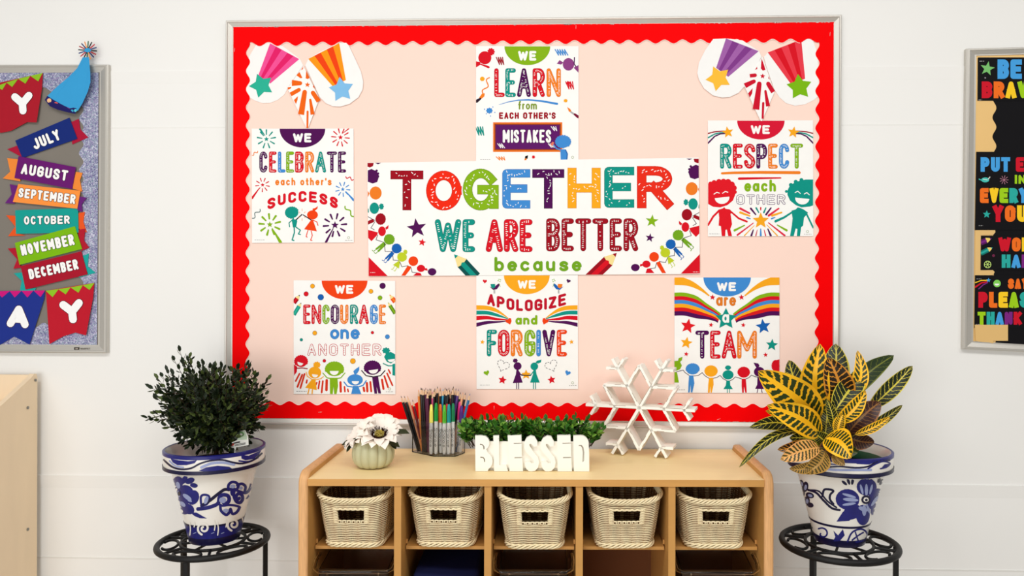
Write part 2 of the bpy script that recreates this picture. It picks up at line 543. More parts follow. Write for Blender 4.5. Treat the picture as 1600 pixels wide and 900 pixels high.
# ------------------------------------------------------------------ main bulletin board
M_PINK = mat('pink_backing_paper', (252, 220, 206), 0.75, 0.15, 0.03, 2.5, bump=0.12)
M_RED = mat('red_border_card', (248, 0, 4), 0.55, 0.04, 0.04, 4.0, bump=0.05)
M_REDE = mat('border_card_edge', (250, 236, 226), 0.6, 0.2, 0.02)
M_STAPLE = mat('staple_wire', (225, 222, 215), 0.35, 0.5, 0.02, 30, metal=0.5)
OUT = [(352, 31.5), (1315.5, 22.5), (1313, 671), (349.5, 664)]
INN = [(363, 42), (1304, 34.3), (1302, 660.5), (361, 653)]
mb0 = thing('bulletin_board', 'large aluminium framed bulletin board covered in pale pink paper', 'bulletin board', W(832, 668, 0))
rail_frame(mb0, OUT, INN, 0.018, 0.0095, M_ALU)
b = MB()
p = [W(x, y, 0.0085) for x, y in INN]
e = 0.006
p = [p[0] + Vector((-e, 0, e)), p[1] + Vector((e, 0, e)), p[2] + Vector((e, 0, -e)), p[3] + Vector((-e, 0, -e))]
b.prism(p, (0, 0.0083, 0), M_PINK)
b.build('backing_paper', mb0)

def scallop(name, label, ax, ay, bx, by, ix, iy, jx, jy, n, amp, d, ph=0.0):
    """border strip: outer edge a-b, mean inner edge i-j with n waves"""
    A = Art(0, 0, 1, d)
    N = n * 14
    inn = []
    l = math.hypot(jx - ix, jy - iy); nx, ny = -(jy - iy) / l, (jx - ix) / l
    for k in range(N + 1):
        t = k / N
        o = amp * math.cos(2 * PI * n * t + ph)
        inn.append((ix + (jx - ix) * t + nx * o, iy + (jy - iy) * t + ny * o))
    for lay, m, ex, dd in ((0, M_RED, 0, d), (0, M_REDE, 0.9, d - 0.0003)):
        front = []
        for k in (range(N + 1) if ex == 0 else range(16, N - 15)):
            t = k / N
            sgn = 1 if (nx * (ix - ax) + ny * (iy - ay)) > 0 else -1
            q = (inn[k][0] + nx * ex * sgn, inn[k][1] + ny * ex * sgn)
            front.append([W(ax + (bx - ax) * t, ay + (by - ay) * t, dd) if ex == 0 else W(q[0] - nx * 3 * sgn, q[1] - ny * 3 * sgn, dd), W(q[0], q[1], dd)])
        A.grid(front, m, False)
        if lay == 0 and ex == 0:
            A.grid([[r[1], r[1] + Vector((0, 0.0005, 0))] for r in front], M_RED, False)
    o = A.build(name)
    return tag(o, label, 'border strip', 'red scalloped border strips')
def staple(parent, px, py, d, ln=0.012, ang=90):
    c = W(px, py, d); a = math.radians(ang)
    v = Vector((math.cos(a), 0, math.sin(a))) * ln / 2
    b = MB(); b.tube([c - v + Vector((0, .001, 0)), c - v, c + v, c + v + Vector((0, .001, 0))], 0.0005, M_STAPLE, 5)
    b.build('staple', parent)
sL = scallop('border_strip', 'red scalloped border strip up the left edge of the pink board', 363, 42, 361, 653, 387.5, 64, 386.5, 633, 20, 3.1, 0.0104, 2.2)
sR = scallop('border_strip', 'red scalloped border strip down the right edge of the pink board', 1304, 34.3, 1302, 660.5, 1277.5, 58, 1275.5, 638, 20, 3.1, 0.0104, 0.6)
sT = scallop('border_strip', 'red scalloped border strip along the top of the pink board', 363, 42, 1304, 34.3, 382, 69, 1282, 63.3, 32, 3.1, 0.0110, 1.0)
sB = scallop('border_strip', 'red scalloped border strip along the bottom of the pink board', 361, 653, 1302, 660.5, 382, 629.5, 1280, 634.5, 31, 3.1, 0.0110, 0.5)
for o, x, y, a in ((sL, 366.5, 78, 85), (sR, 1297, 53, 85), (sB, 500, 644, 5), (sB, 772, 637, 88), (sT, 900, 42, 88), (sB, 1123, 655, 20)):
    staple(o, x, y, 0.0116, 0.011, a)

# corner swags
def pennant(label, ox, oy, sc, outline, rays, cols, star, sc_col, d):
    A = Art(ox, oy, sc, d)
    A.sheet(outline, (246, 245, 243), 0.0009)
    (ax, ay), (bx, by), (cx, cy), (dx, dy) = rays            # wide end a-b, narrow end d-c
    n = 5
    for i in range(n):
        t0, t1 = i / n, (i + 1) / n
        m = lambda p, q, t: (p[0] + (q[0] - p[0]) * t, p[1] + (q[1] - p[1]) * t)
        A.poly([m((ax, ay), (bx, by), t0), m((ax, ay), (bx, by), t1), m((dx, dy), (cx, cy), t1), m((dx, dy), (cx, cy), t0)], cols[i % 2])
    A.L = 2
    A.star(star[0], star[1], star[2], sc_col, star[3], 0.55)
    return tag(A.build('paper_pennant'), label, 'paper pennant', 'rounded paper pennants in the top corners')
def tongue(x0, y0, x1, y1, w0, w1, n=10):
    """rounded tongue from the top edge centre to the round tip"""
    l = math.hypot(x1 - x0, y1 - y0); ux, uy = (x1 - x0) / l, (y1 - y0) / l; nx, ny = -uy, ux
    P = [(x0 + nx * w0, y0 + ny * w0)]
    for i in range(n * 2 + 1):
        a = PI * i / (n * 2)
        P.append((x1 - ux * w1 + nx * w1 * math.cos(a) + ux * w1 * math.sin(a), y1 - uy * w1 + ny * w1 * math.cos(a) + uy * w1 * math.sin(a)))
    P.append((x0 - nx * w0, y0 - ny * w0))
    return P
pennant('white rounded paper pennant with pink rays and a teal star', 360, 40, 5,
        [(210, 135), (310, 135), (395, 150), (545, 262), (568, 310), (450, 485), (420, 540), (370, 580), (310, 604), (250, 606), (190, 585), (135, 550), (120, 470), (122, 300), (150, 235)],
        [(310, 138), (538, 262), (312, 452), (218, 388)], ('lpink', 'pink'), (243, 468, 98, -33 - 6), 'mint', 0.0100)
pennant('white rounded paper pennant with orange rays and a blue star', 360, 40, 5,
        [(905, 135), (848, 135), (700, 205), (610, 258), (585, 310), (640, 430), (700, 560), (745, 605), (800, 630), (860, 632), (930, 612), (1000, 560), (1032, 500), (1038, 440), (1020, 360), (970, 250), (925, 155)],
        [(608, 260), (850, 136), (902, 425), (800, 475)], ('lorange', 'deep'), (867, 500, 100, -22 - 4), 'sky', 0.0122)
pennant('white rounded paper pennant with purple rays and a yellow star', 1070, 40, 5,
        [(222, 105), (320, 100), (450, 115), (580, 200), (600, 240), (555, 330), (470, 470), (420, 525), (350, 558), (290, 562), (220, 545), (150, 490), (110, 420), (98, 370), (110, 290), (160, 190)],
        [(322, 100), (577, 200), (340, 400), (245, 330)], ('lav', 'violet'), (263, 412, 102, -38 - 4), 'sunny', 0.0122)
pennant('white rounded paper pennant with red rays and a green star', 1070, 40, 5,
        [(960, 95), (905, 110), (800, 150), (650, 210), (618, 245), (640, 330), (700, 500), (740, 560), (790, 605), (860, 626), (940, 615), (1010, 580), (1045, 550), (1045, 400), (1040, 230), (1000, 110)],
        [(648, 210), (910, 108), (940, 415), (828, 455)], ('lred', 'red'), (895, 480, 102, -20 - 4), (122, 182, 16), 0.0100)
def diamond(label, ox, oy, sc, out, col, star, shards, d):
    A = Art(ox, oy, sc, d)
    A.sheet(out, 'white', 0.0009)
    A.star(star[0], star[1], 22, col, -85, 0.45)
    for P in shards: A.poly(P, col)
    return tag(A.build('paper_pennant'), label, 'paper pennant', 'pointed paper pennants in the top corners')
def blade(x0, y0, x1, y1, w0, w1):
    l = math.hypot(x1 - x0, y1 - y0); ux, uy = (x1 - x0) / l, (y1 - y0) / l; nx, ny = -uy, ux
    P = [(x0 + nx * w0 * math.cos(a) - ux * w0 * math.sin(a), y0 + ny * w0 * math.cos(a) - uy * w0 * math.sin(a)) for a in [PI * i / 6 for i in range(7)]]
    return P[::-1] + [(x1 + nx * w1, y1 + ny * w1), (x1 - nx * w1, y1 - ny * w1)]
SH = [[(568, 318), (552, 348), (568, 340)], [(540, 362), (516, 388), (548, 412), (562, 408)], [(592, 352), (588, 412), (606, 418), (618, 408)],
      blade(545, 450, 480, 448, 16, 24), blade(470, 485, 448, 492, 6, 9), blade(535, 502, 470, 538, 15, 16), [(528, 550), (496, 582), (512, 614), (524, 580)],
      blade(580, 520, 552, 695, 18, 24), blade(645, 525, 690, 592, 17, 18), blade(624, 580, 642, 695, 9, 16), blade(603, 672, 601, 800, 8, 7), [(648, 460), (644, 478), (660, 495)]]
diamond('orange and white pointed paper pennant between two rounded ones', 360, 40, 5, [(570, 312), (695, 570), (607, 800), (594, 800), (446, 492)], (238, 100, 16), (602, 462), SH, 0.0130)
SR = [[(600, 255), (594, 335), (610, 352), (630, 345), (620, 310)], [(566, 320), (548, 345), (566, 340)], blade(548, 388, 508, 392, 15, 14), blade(540, 436, 470, 470, 15, 20), [(530, 488), (494, 530), (508, 562), (526, 530)],
      blade(582, 455, 556, 655, 18, 26), blade(652, 455, 690, 520, 17, 17), blade(630, 512, 650, 630, 9, 16), blade(613, 605, 608, 728, 9, 8), [(655, 395), (652, 412), (664, 422)]]
diamond('red and white pointed paper pennant between two rounded ones', 1070, 40, 5, [(606, 240), (700, 520), (603, 745), (592, 742), (463, 468)], (204, 16, 44), (608, 395), SR, 0.0130)

# ------------------------------------------------------------------ posters
PST = 'motivational posters around the banner'
def poster(A, label, group=PST, name='poster', cat='poster'):
    return tag(A.build(name), label, cat, group)
OUTL = 'ink'
def big(A, spec, y0, y1, w, edge=True, hatch=.42, y1s=None):
    """separately placed drawn capitals"""
    DK = {'red': (150, 14, 34), 'purple': (50, 10, 56), 'teal': (8, 104, 96), 'orange': (214, 106, 30), 'green': (100, 142, 24), 'blue': (44, 106, 176), 'deep': (200, 60, 16), 'dred': (110, 8, 26), 'yellow': (210, 130, 20)}
    for ch, x0, x1, c in spec:
        A.text(ch, x0, y0, x1, y1, w, c, hatch=hatch, edge=DK.get(c, 'ink'), ew=w * .16)
def we(A, x0, x1, y0, y1):
    A.L = 2
    A.text('WE', x0, y0, x1, y1, (y1 - y0) * .26, 'white', gap=.18)
    A.L = 1
def foot(A, xl, xr, y):
    A.fineprint(xl, xl + 70, y); A.fineprint(xr - 52, xr, y + 3)
    A.stroke(el(xr - 27, y - 16, 8, n=12) + [(xr - 19, y - 16)], 2.5, (150, 170, 120))

# CELEBRATE
A = Art(380, 190, 4.5, 0.0114)
A.sheet([(60, 49), (776, 48), (778, 850), (62, 853)])
A.half(256, 577, 50, 132, 'purple'); we(A, 350, 480, 82, 146)
A.burst(163, 123, 32, 64, 'teal', 9, 10, -10, 18); A.stroke([(152, 97), (118, 52)], 5, 'teal', w1=14)
A.burst(684, 111, 32, 62, 'red', 10, 9, 5, 19); A.stroke([(700, 82), (742, 50)], 4, 'red', w1=9)
A.burst(136, 445, 26, 48, 'red', 9, 8, 12, 15); A.stroke([(112, 470), (62, 538)], 6, 'red', w1=16)
A.burst(700, 476, 26, 50, 'blue', 9, 8, 5, 15); A.stroke([(722, 492), (776, 552)], 5, 'blue', w1=16)
A.burst(187, 724, 40, 74, 'green', 9, 15, -15, 22); A.stroke([(203, 750), (262, 848)], 6, 'green', w1=22)
A.burst(645, 728, 46, 80, 'purple', 10, 14, -5, 28); A.stroke([(632, 752), (582, 848)], 6, 'purple', w1=17)
A.squig(62, 236, 102, 208, 'orange', 5, 3, 7); A.squig(722, 388, 775, 408, 'red', 7, 3, 8)
A.squig(64, 680, 118, 616, 'dteal', 5, 3, 11); A.squig(716, 596, 776, 668, 'green', 9, 3, 9)
big(A, [('C', 115, 168, 'purple'), ('E', 183, 233, 'red'), ('L', 246, 296, 'blue'), ('E', 303, 356, 'green'), ('B', 366, 424, 'red'), ('R', 437, 497, 'orange'), ('A', 507, 581, 'teal'), ('T', 589, 658, 'purple'), ('E', 668, 722, 'purple')], 212, 357, 20)
A.text("each other's", 225, 394, 622, 448, 10.5, 'orange', gap=.32)
A.text('SUCCESS', 170, 488, 665, 565, 19, 'red', gap=.3, warp=lambda x, y: (x, y + 55 * ((x - 425) / 245) ** 2))
A.fluffy(343, 640, 45, 38, 'teal', 100, 330, 12, .2); A.stroke([(350, 675), (352, 690)], 12, 'teal')
A.poly([(340, 688), (376, 688), (380, 700), (372, 742), (350, 745)], 'teal'); A.stroke([(372, 690), (412, 654)], 8, 'ink'); A.stroke([(345, 692), (322, 712), (326, 740)], 7, 'teal')
A.stroke([(358, 740), (360, 780), (344, 832), (356, 836)], 9, 'teal'); A.stroke([(366, 738), (402, 764), (388, 790), (402, 794)], 8, 'teal')
A.poly(el(487, 656, 38, 32), 'deep'); A.poly([(488, 628), (488, 612), (505, 608), (525, 594), (522, 612), (510, 622), (500, 630)], 'deep')
A.poly([(478, 690), (490, 690), (518, 772), (428, 757)], 'deep'); A.stroke([(478, 692), (422, 656)], 7, 'ink'); A.stroke([(490, 692), (518, 706), (526, 730)], 6, 'deep')
A.stroke([(455, 765), (442, 808), (450, 812)], 6, 'deep'); A.stroke([(478, 770), (486, 800), (474, 834), (484, 836)], 6, 'deep')
for a in range(0, 360, 60):
    A.stroke([(414 + 18 * math.cos(math.radians(a + 30)), 655 + 26 * math.sin(math.radians(a + 30))), (414 + 26 * math.cos(math.radians(a + 30)), 655 + 42 * math.sin(math.radians(a + 30)))], 3, 'orange')
foot(A, 80, 768, 832)
poster(A, 'white poster reading WE CELEBRATE EACH OTHER\'S SUCCESS with fireworks')

# ENCOURAGE
A = Art(440, 420, 4.285, 0.0114)
A.sheet([(80, 77), (761, 80), (762, 840), (81, 838)])
A.half(268, 575, 79, 125, 'deep'); we(A, 357, 480, 108, 167)
for x, y, r, c in ((207, 116, 14, 'yellow'), (164, 168, 15, 'red'), (262, 190, 19, 'navy'), (598, 151, 14, 'yellow'), (676, 114, 19, 'purple'), (659, 194, 14, 'green'), (222, 430, 14, 'yellow'), (132, 475, 9, 'teal'), (608, 427, 9, 'red'), (708, 455, 14, 'blue'), (286, 616, 10, 'red'), (477, 618, 17, 'yellow')):
    A.poly(el(x, y, r + 1.5), 'ink'); A.L = 2; A.poly(el(x, y, r), c); A.L = 1
A.pencil(82, 228, 122, 174, 30, 'red', 'dred', 'cream', 'black'); A.pencil(82, 308, 131, 227, 26, 'mint', 'teal', 'cream', 'black')
A.pencil(760, 222, 722, 172, 30, 'orange', 'deep', 'cream', 'orange'); A.pencil(760, 300, 712, 225, 24, 'green', (86, 130, 20), 'cream', 'green')
big(A, [('E', 146, 193, 'red'), ('N', 202, 264, 'red'), ('C', 274, 320, 'green'), ('O', 330, 384, 'purple'), ('U', 392, 446, 'orange'), ('R', 459, 512, 'teal'), ('A', 519, 583, 'red'), ('G', 593, 643, 'blue'), ('E', 653, 698, 'orange')], 241, 369, 18)
A.text('one', 326, 378, 522, 470, 16, 'blue', gap=.16, edge=(44, 106, 176), ew=3)
A.text('ANOTHER', 172, 502, 668, 582, 17, (200, 40, 60), gap=.25, inner='white', iw=.6, hatch=.8)
def arms(A, x, y, c, s=1.0, up=1, w=7):
    A.stroke([(x, y), (x - 48 * s, y - 8 * s), (x - 78 * s, y - 42 * s * up)], w, 'ink' if c == 'purple' else c); A.stroke([(x, y), (x + 48 * s, y - 8 * s), (x + 78 * s, y - 42 * s * up)], w, 'ink' if c == 'purple' else c)
A.fluffy(130, 620, 42, 38, 'red', 150, 380, 12, .2); A.smile(126, 628, 20, 20, 18); A.poly([(82, 640), (104, 655), (102, 690), (84, 716)], 'red'); A.stroke([(100, 666), (140, 664), (172, 669)], 7, 'dred')
A.poly(el(222, 695, 43, 40), 'yellow'); A.fluffy(236, 643, 20, 18, 'yellow', 0, 360, 9, .32); A.smile(224, 708, 20, 20, 8); A.poly([(203, 738), (226, 738), (236, 812), (158, 796)], 'yellow')
A.stroke([(206, 742), (172, 720), (164, 692)], 6, 'yellow'); A.stroke([(226, 744), (262, 736), (280, 722)], 6, 'yellow'); A.stroke([(184, 805), (176, 838)], 8, 'yellow'); A.stroke([(206, 810), (204, 838)], 8, 'yellow')
A.fluffy(354, 673, 58, 46, 'green', 170, 380, 13, .2); A.smile(352, 684, 30, 27, 0); A.poly([(322, 730), (374, 730), (378, 785), (368, 838), (352, 838), (348, 790), (342, 838), (324, 838)], 'green'); arms(A, 350, 738, 'green', .95)
A.poly(el(492, 744, 52, 38), 'blue'); A.poly([(488, 708), (480, 686), (494, 672), (520, 654), (520, 678), (508, 698), (496, 708)], 'blue'); A.smile(494, 752, 24, 22, 0); A.poly([(478, 784), (512, 784), (534, 838), (466, 838)], 'blue')
A.stroke([(480, 792), (440, 786), (418, 758)], 8, 'blue'); A.stroke([(510, 792), (546, 780), (566, 750)], 8, 'blue')
A.fluffy(608, 664, 54, 46, 'purple', 160, 380, 14, .16); A.smile(614, 676, 32, 26, -8); A.poly([(606, 722), (646, 720), (654, 770), (666, 835), (648, 835), (636, 790), (640, 836), (622, 836), (612, 775)], 'purple'); arms(A, 614, 724, 'purple', 1.0)
A.poly([(686, 590), (700, 566), (730, 556), (760, 572), (760, 612), (732, 634), (704, 622)], 'teal'); A.fluffy(700, 548, 22, 17, 'teal', 0, 360, 8, .3); A.smile(734, 606, 24, 18, -6); A.poly([(742, 638), (760, 634), (760, 716), (742, 712)], 'teal'); A.stroke([(752, 648), (716, 650), (680, 634)], 7, 'teal')
for x0, y0, x1, y1, w in ((120, 702, 94, 752, 11), (138, 710, 106, 790, 13), (154, 704, 126, 798, 12), (170, 746, 166, 764, 11), (236, 762, 230, 776, 10), (254, 752, 246, 802, 11), (276, 752, 268, 828, 12), (302, 746, 300, 812, 17), (394, 760, 396, 822, 15), (421, 790, 424, 822, 11), (443, 806, 446, 822, 10), (549, 796, 553, 818, 15), (571, 765, 574, 820, 15), (594, 758, 600, 820, 13), (672, 742, 682, 804, 14), (688, 718, 712, 792, 12), (706, 700, 742, 780, 11), (716, 676, 728, 700, 10)):
    A.stroke([(x0, y0), (x1, y1)], w, (214, 52, 24))
foot(A, 98, 750, 820)
poster(A, 'white poster reading WE ENCOURAGE ONE ANOTHER with cheering figures')

# LEARN
A = Art(730, 60, 4.5, 0.0112)
A.sheet([(62, 54), (783, 54), (783, 868), (62, 872)])
A.half(262, 584, 56, 132, 'green'); we(A, 358, 486, 88, 156)
A.poly(el(124, 136, 46, 46), 'red'); A.fluffy(168, 94, 22, 22, 'red', 0, 360, 9, .3); A.poly([(62, 162), (92, 166), (92, 186), (62, 204)], 'red'); A.stroke([(90, 180), (150, 202)], 8, 'red', w1=16)
A.scrib(212, 132, 256, 184, 'dred', 7, 6); A.scrib(626, 78, 700, 118, 'blue', 7, 9)
A.poly(el(712, 182, 40, 44), (140, 62, 130)); A.poly([(676, 170), (650, 152), (630, 178), (660, 184)], (140, 62, 130)); A.stroke([(754, 134), (752, 180), (782, 222)], 7, 'purple'); A.poly([(748, 206), (782, 188), (782, 240)], (140, 62, 130))
A.poly(el(106, 284, 16, 15), 'yellow'); A.fluffy(106, 286, 14, 12, 'yellow', 0, 360, 7, .3); A.squig(156, 276, 112, 390, 'orange', 8, 3, 14)
A.poly([(84, 416), (104, 388), (124, 386), (120, 408), (94, 430)], 'orange'); A.stroke([(92, 424), (66, 442)], 14, 'ink', w1=22)
A.fluffy(156, 508, 20, 18, 'blue', 0, 360, 8, .25)
for dx, dy in ((-34, -10), (24, -26), (38, 12), (8, 38), (-22, 22)): A.poly(el(156 + dx, 508 + dy, 4, n=8), 'blue')
A.scrib(66, 622, 116, 680, 'teal', 8, 6); A.scrib(700, 304, 748, 356, 'red', 7, 6); A.poly([(692, 320), (706, 298), (726, 310), (716, 330)], 'red')
A.fluffy(692, 438, 12, 10, 'yellow', 0, 360, 7, .3); A.poly([(702, 482), (724, 496), (736, 518), (716, 516)], 'orange'); A.stroke([(730, 518), (756, 536)], 12, (170, 170, 170)); A.stroke([(756, 534), (780, 552)], 15, (120, 10, 50), w1=20)
big(A, [('L', 192, 262, 'red'), ('E', 270, 340, 'teal'), ('A', 352, 446, 'purple'), ('R', 462, 544, 'red'), ('N', 560, 656, 'orange')], 212, 410, 27, hatch=.36)
P = [(222, 466)] + arc(430, 560, 212, 128, -150, -38, 12)
A.stroke([(224, 466), (290, 446), (360, 434), (430, 432), (520, 440), (632, 460)], 3, 'blue', w1=15)
A.text('from', 358, 440, 490, 500, 10, (124, 150, 40), gap=.2)
A.text("EACH OTHER'S", 224, 520, 622, 566, 11, 'dred', gap=.26)
A.poly([(182, 590), (668, 590), (668, 798), (182, 798)], (236, 116, 32)); A.L = 2; A.poly([(192, 601), (658, 601), (658, 786), (192, 786)], (150, 60, 30)); A.L = 3; A.poly([(200, 608), (650, 608), (650, 778), (200, 778)], (92, 20, 100)); A.L = 4
A.text('MISTAKES', 250, 642, 590, 734, 16, 'white', gap=.2, edge=(50, 6, 56), ew=4)
A.scrib(598, 620, 630, 650, 'white', 5, 4); A.scrib(222, 740, 256, 770, 'white', 5, 5); A.scrib(578, 740, 606, 766, 'white', 5, 5)
A.L = 5
A.fluffy(674, 726, 52, 42, 'blue', 90, 400, 16, .17); A.poly([(655, 780), (694, 780), (706, 812), (704, 852), (696, 856), (658, 858)], 'blue'); A.stroke([(658, 784), (630, 776), (602, 744)], 9, 'blue'); A.stroke([(692, 786), (704, 812), (700, 850)], 8, (44, 106, 176)); A.poly([(584, 748), (598, 726), (612, 732), (602, 758)], (226, 120, 100))
A.L = 1
A.scrib(212, 832, 266, 856, 'orange', 6, 6); A.poly([(404, 852), (408, 828), (428, 822), (424, 846)], 'black'); A.poly([(400, 862), (404, 846), (418, 842), (416, 856)], 'orange'); A.fluffy(466, 834, 10, 10, 'red', 0, 360, 6, .3)
foot(A, 92, 768, 852)
poster(A, 'white poster reading WE LEARN FROM EACH OTHER\'S MISTAKES above the banner')

# APOLOGIZE AND FORGIVE
A = Art(730, 420, 4.5, 0.0112)
A.sheet([(64, 44), (778, 44), (780, 846), (66, 846)])
A.half(258, 580, 46, 132, 'yellow'); we(A, 355, 482, 80, 140)
A.heart(124, 88, 15, 'red', 5); A.heart(712, 86, 15, 'purple', 20)
for s, cx, c1, c2 in ((1, 190, 'purple', 'teal'), (-1, 644, 'navy', 'orange')):
    q = lambda x, y: (cx + s * x, y)
    A.poly([q(-34, 124), q(-6, 138), q(18, 112), q(30, 104), q(40, 110), q(32, 126), q(18, 144), q(-8, 148)], c1)
    A.L = 2; A.poly([q(-26, 108), q(6, 106), q(8, 128), q(-8, 138), q(-22, 128)], c2); A.L = 1
    A.stroke([q(-2, 148), q(-2, 172)], 4, 'grey'); A.stroke([q(4, 148), q(4, 172)], 4, 'grey'); A.stroke([q(34, 102), q(42, 126)], 3, 'green')
    for dx, dy in ((28, 84), (40, 90), (34, 74), (44, 78)): A.poly(el(*q(dx, dy), 4, n=8), 'green')
A.text('APOLOGIZE', 140, 216, 696, 298, 19, (190, 14, 40), gap=.22, warp=lambda x, y: (x, y - 48 * ((x - 420) / 280) ** 2))
for s in (1, -1):
    q = lambda x, y: ((420 - s * (420 - x)), y)
    for c, a0, a1, m0, m1, e0, e1 in (('yellow', 256, 288, 272, 296, 344, 350), ('teal', 294, 322, 306, 326, 350, 355), ('red', 332, 362, 338, 354, 356, 362), ('purple', 380, 408, 362, 374, 362, 368)):
        up = [(64, a0), (140, (a0 + m0) / 2 - 4), (200, m0 + 6), (250, (m0 + e0) / 2 + 4), (288, e0)]
        dn = [(288, e1), (250, (m1 + e1) / 2 + 4), (200, m1 + 8), (140, (a1 + m1) / 2 - 2), (64, a1)]
        A.poly([q(*t) for t in smooth(up) + smooth(dn)], c)
    A.L = 2; A.poly([q(x, y) for x, y in ((308, 348), (312, 368), (302, 392), (270, 374), (270, 362), (286, 360), (292, 346))], 'deep'); A.L = 1
A.text('and', 340, 326, 494, 392, 14, 'green', gap=.2, edge=(100, 142, 24), ew=2)
big(A, [('F', 140, 208, 'teal'), ('O', 218, 296, 'red'), ('R', 308, 388, 'orange'), ('G', 404, 478, 'green'), ('I', 488, 516, 'blue'), ('V', 530, 617, 'purple'), ('E', 632, 700, 'deep')], 430, 614, 27, hatch=.36)
A.star(107, 515, 18, 'yellow', -80); A.star(733, 514, 18, 'yellow', -100)
for s, cx in ((1, 252), (-1, 592)):
    P = []
    for i in range(33):
        t = 2 * PI * i / 32
        P.append((cx + 44 * math.sin(t) ** 3, 680 - 42 * (13 * math.cos(t) - 5 * math.cos(2 * t) - 2 * math.cos(3 * t) - math.cos(4 * t)) / 16))
    P = rot(P, cx, 680, 22 * s)
    for i in range(0, 32, 2): A.stroke([P[i], P[i + 1]], 3.5, 'ink')
A.heart(136, 732, 20, 'green', -15); A.heart(707, 732, 20, 'blue', 20)
A.star(248, 782, 31, 'red', -80, .48); A.star(593, 781, 30, 'red', -100, .48)
A.poly(el(354, 684, 28, 27), 'purple'); A.fluffy(338, 646, 15, 13, 'purple', 0, 360, 7, .3); A.poly([(346, 710), (360, 710), (370, 740), (390, 800), (320, 804), (342, 742)], 'purple'); A.stroke([(348, 800), (348, 844)], 6, 'purple'); A.stroke([(362, 800), (362, 844)], 6, 'purple'); A.stroke([(358, 716), (376, 744), (414, 750)], 7, 'purple')
A.poly(el(472, 686, 27, 27), 'teal'); A.poly([(480, 658), (492, 646), (522, 638), (518, 658), (500, 666), (488, 664)], 'teal'); A.poly([(466, 710), (482, 710), (488, 742), (510, 800), (442, 800), (462, 742)], 'teal'); A.stroke([(466, 800), (466, 844)], 6, 'teal'); A.stroke([(480, 800), (480, 844)], 6, 'teal'); A.stroke([(470, 716), (448, 746), (414, 750)], 7, 'teal')
A.star(414, 744, 36, 'yellow', -90, .48); A.L = 2; A.stroke([(382, 748), (446, 750)], 7, 'ink'); A.L = 1
foot(A, 90, 768, 818)
poster(A, 'white poster reading WE APOLOGIZE AND FORGIVE below the banner')

# TEAM
A = Art(1030, 420, 4.2857, 0.0114)
A.sheet([(102, 58), (805, 58), (806, 832), (102, 830)])
A.half(296, 614, 58, 127, 'blue'); we(A, 387, 515, 90, 150)
for s in (1, -1):
    q = lambda x, y: ((x if s == 1 else 908 - x), y)
    A.poly([q(*t) for t in [(102, 58)] + smooth([(162, 58), (220, 82), (280, 124), (338, 178)]) + smooth([(332, 184), (270, 144), (190, 114), (102, 108)])], 'yellow')
    cols = ['green', 'red', 'blue', 'yellow', (214, 24, 30), 'purple']
    for i, c in enumerate(cols):
        ya, yb = 160 + i * 25, 160 + (i + 1) * 25 + (4 if i == 5 else 0)
        t0, t1 = i / 6, (i + 1) / 6
        def edge(yl, t):
            ex, ey = 414 - 22 * t, 300 + 62 * t
            return [(102, yl), (170, yl + 0), (250, yl + 22 - 4 * t), (320, yl + (ey - yl) * .52), (370, yl + (ey - yl) * .76), (ex, ey)]
        A.poly([q(*t) for t in smooth(edge(ya, t0)) + smooth(edge(yb, t1))[::-1]], c)
    A.L = 2; A.star(q(357, 191)[0], 191, 20, 'red', -85 if s == 1 else -95, .45); A.L = 1
A.text('are', 382, 166, 514, 248, 14, (224, 122, 34), gap=.16, edge=(190, 90, 20), ew=2)
A.L = 3; A.star(447, 336, 74, 'teal', -90, .5); A.L = 4; A.text('a', 422, 280, 470, 362, 15, 'white'); A.L = 1
A.star(192, 384, 52, (222, 24, 34), -80, .45); A.star(182, 496, 42, 'yellow', -80, .45); A.star(181, 571, 17, 'red', -80); A.star(347, 376, 17, 'red', -80); A.star(563, 377, 17, 'red', -80)
A.star(697, 386, 52, 'navy', -98, .45); A.star(755, 510, 42, 'teal', -85, .45); A.star(712, 576, 17, 'red', -95)
big(A, [('T', 244, 332, 'purple'), ('E', 343, 410, 'red'), ('A', 420, 516, 'red'), ('M', 524, 652, 'orange')], 416, 600, 25, hatch=.36)
def hands(A, xs, ys, c='ink', w=4):
    A.stroke(list(zip(xs, ys)), w, c)
A.poly([(102, 618), (126, 616), (130, 598), (156, 590), (152, 612), (140, 624), (152, 648), (140, 672), (118, 682), (102, 684)], 'green'); A.poly([(102, 690), (120, 696), (132, 762), (102, 762)], 'green')
A.fluffy(224, 672, 44, 36, 'blue', 170, 370, 13, .16); A.poly([(200, 714), (228, 714), (236, 766), (222, 828), (212, 828), (210, 776), (204, 828), (194, 828), (196, 764)], 'blue')
A.fluffy(347, 685, 44, 38, 'yellow', 170, 370, 14, .1); A.poly([(334, 730), (362, 730), (364, 776), (352, 830), (344, 830), (342, 784), (338, 830), (326, 830), (328, 776)], 'yellow')
A.poly(el(461, 710, 37, 31), 'teal'); A.fluffy(461, 664, 17, 14, 'teal', 180, 360, 6, .3); A.poly([(450, 748), (474, 748), (476, 780), (494, 806), (430, 806), (446, 780)], 'teal'); A.stroke([(456, 806), (456, 830)], 5, 'teal'); A.stroke([(470, 806), (470, 830)], 5, 'teal')
A.fluffy(566, 693, 41, 36, 'red', 170, 370, 13, .12); A.poly([(552, 736), (580, 736), (584, 786), (586, 830), (576, 830), (568, 788), (566, 830), (556, 830), (552, 786)], 'red')
A.poly(el(670, 690, 36, 33), 'purple'); A.poly([(652, 664), (640, 646), (632, 628), (664, 634), (672, 650), (662, 662)], 'purple'); A.poly([(658, 724), (682, 724), (690, 780), (702, 806), (642, 804), (656, 776)], 'purple'); A.stroke([(684, 806), (690, 830)], 5, 'purple'); A.stroke([(660, 806), (656, 830)], 5, 'purple')
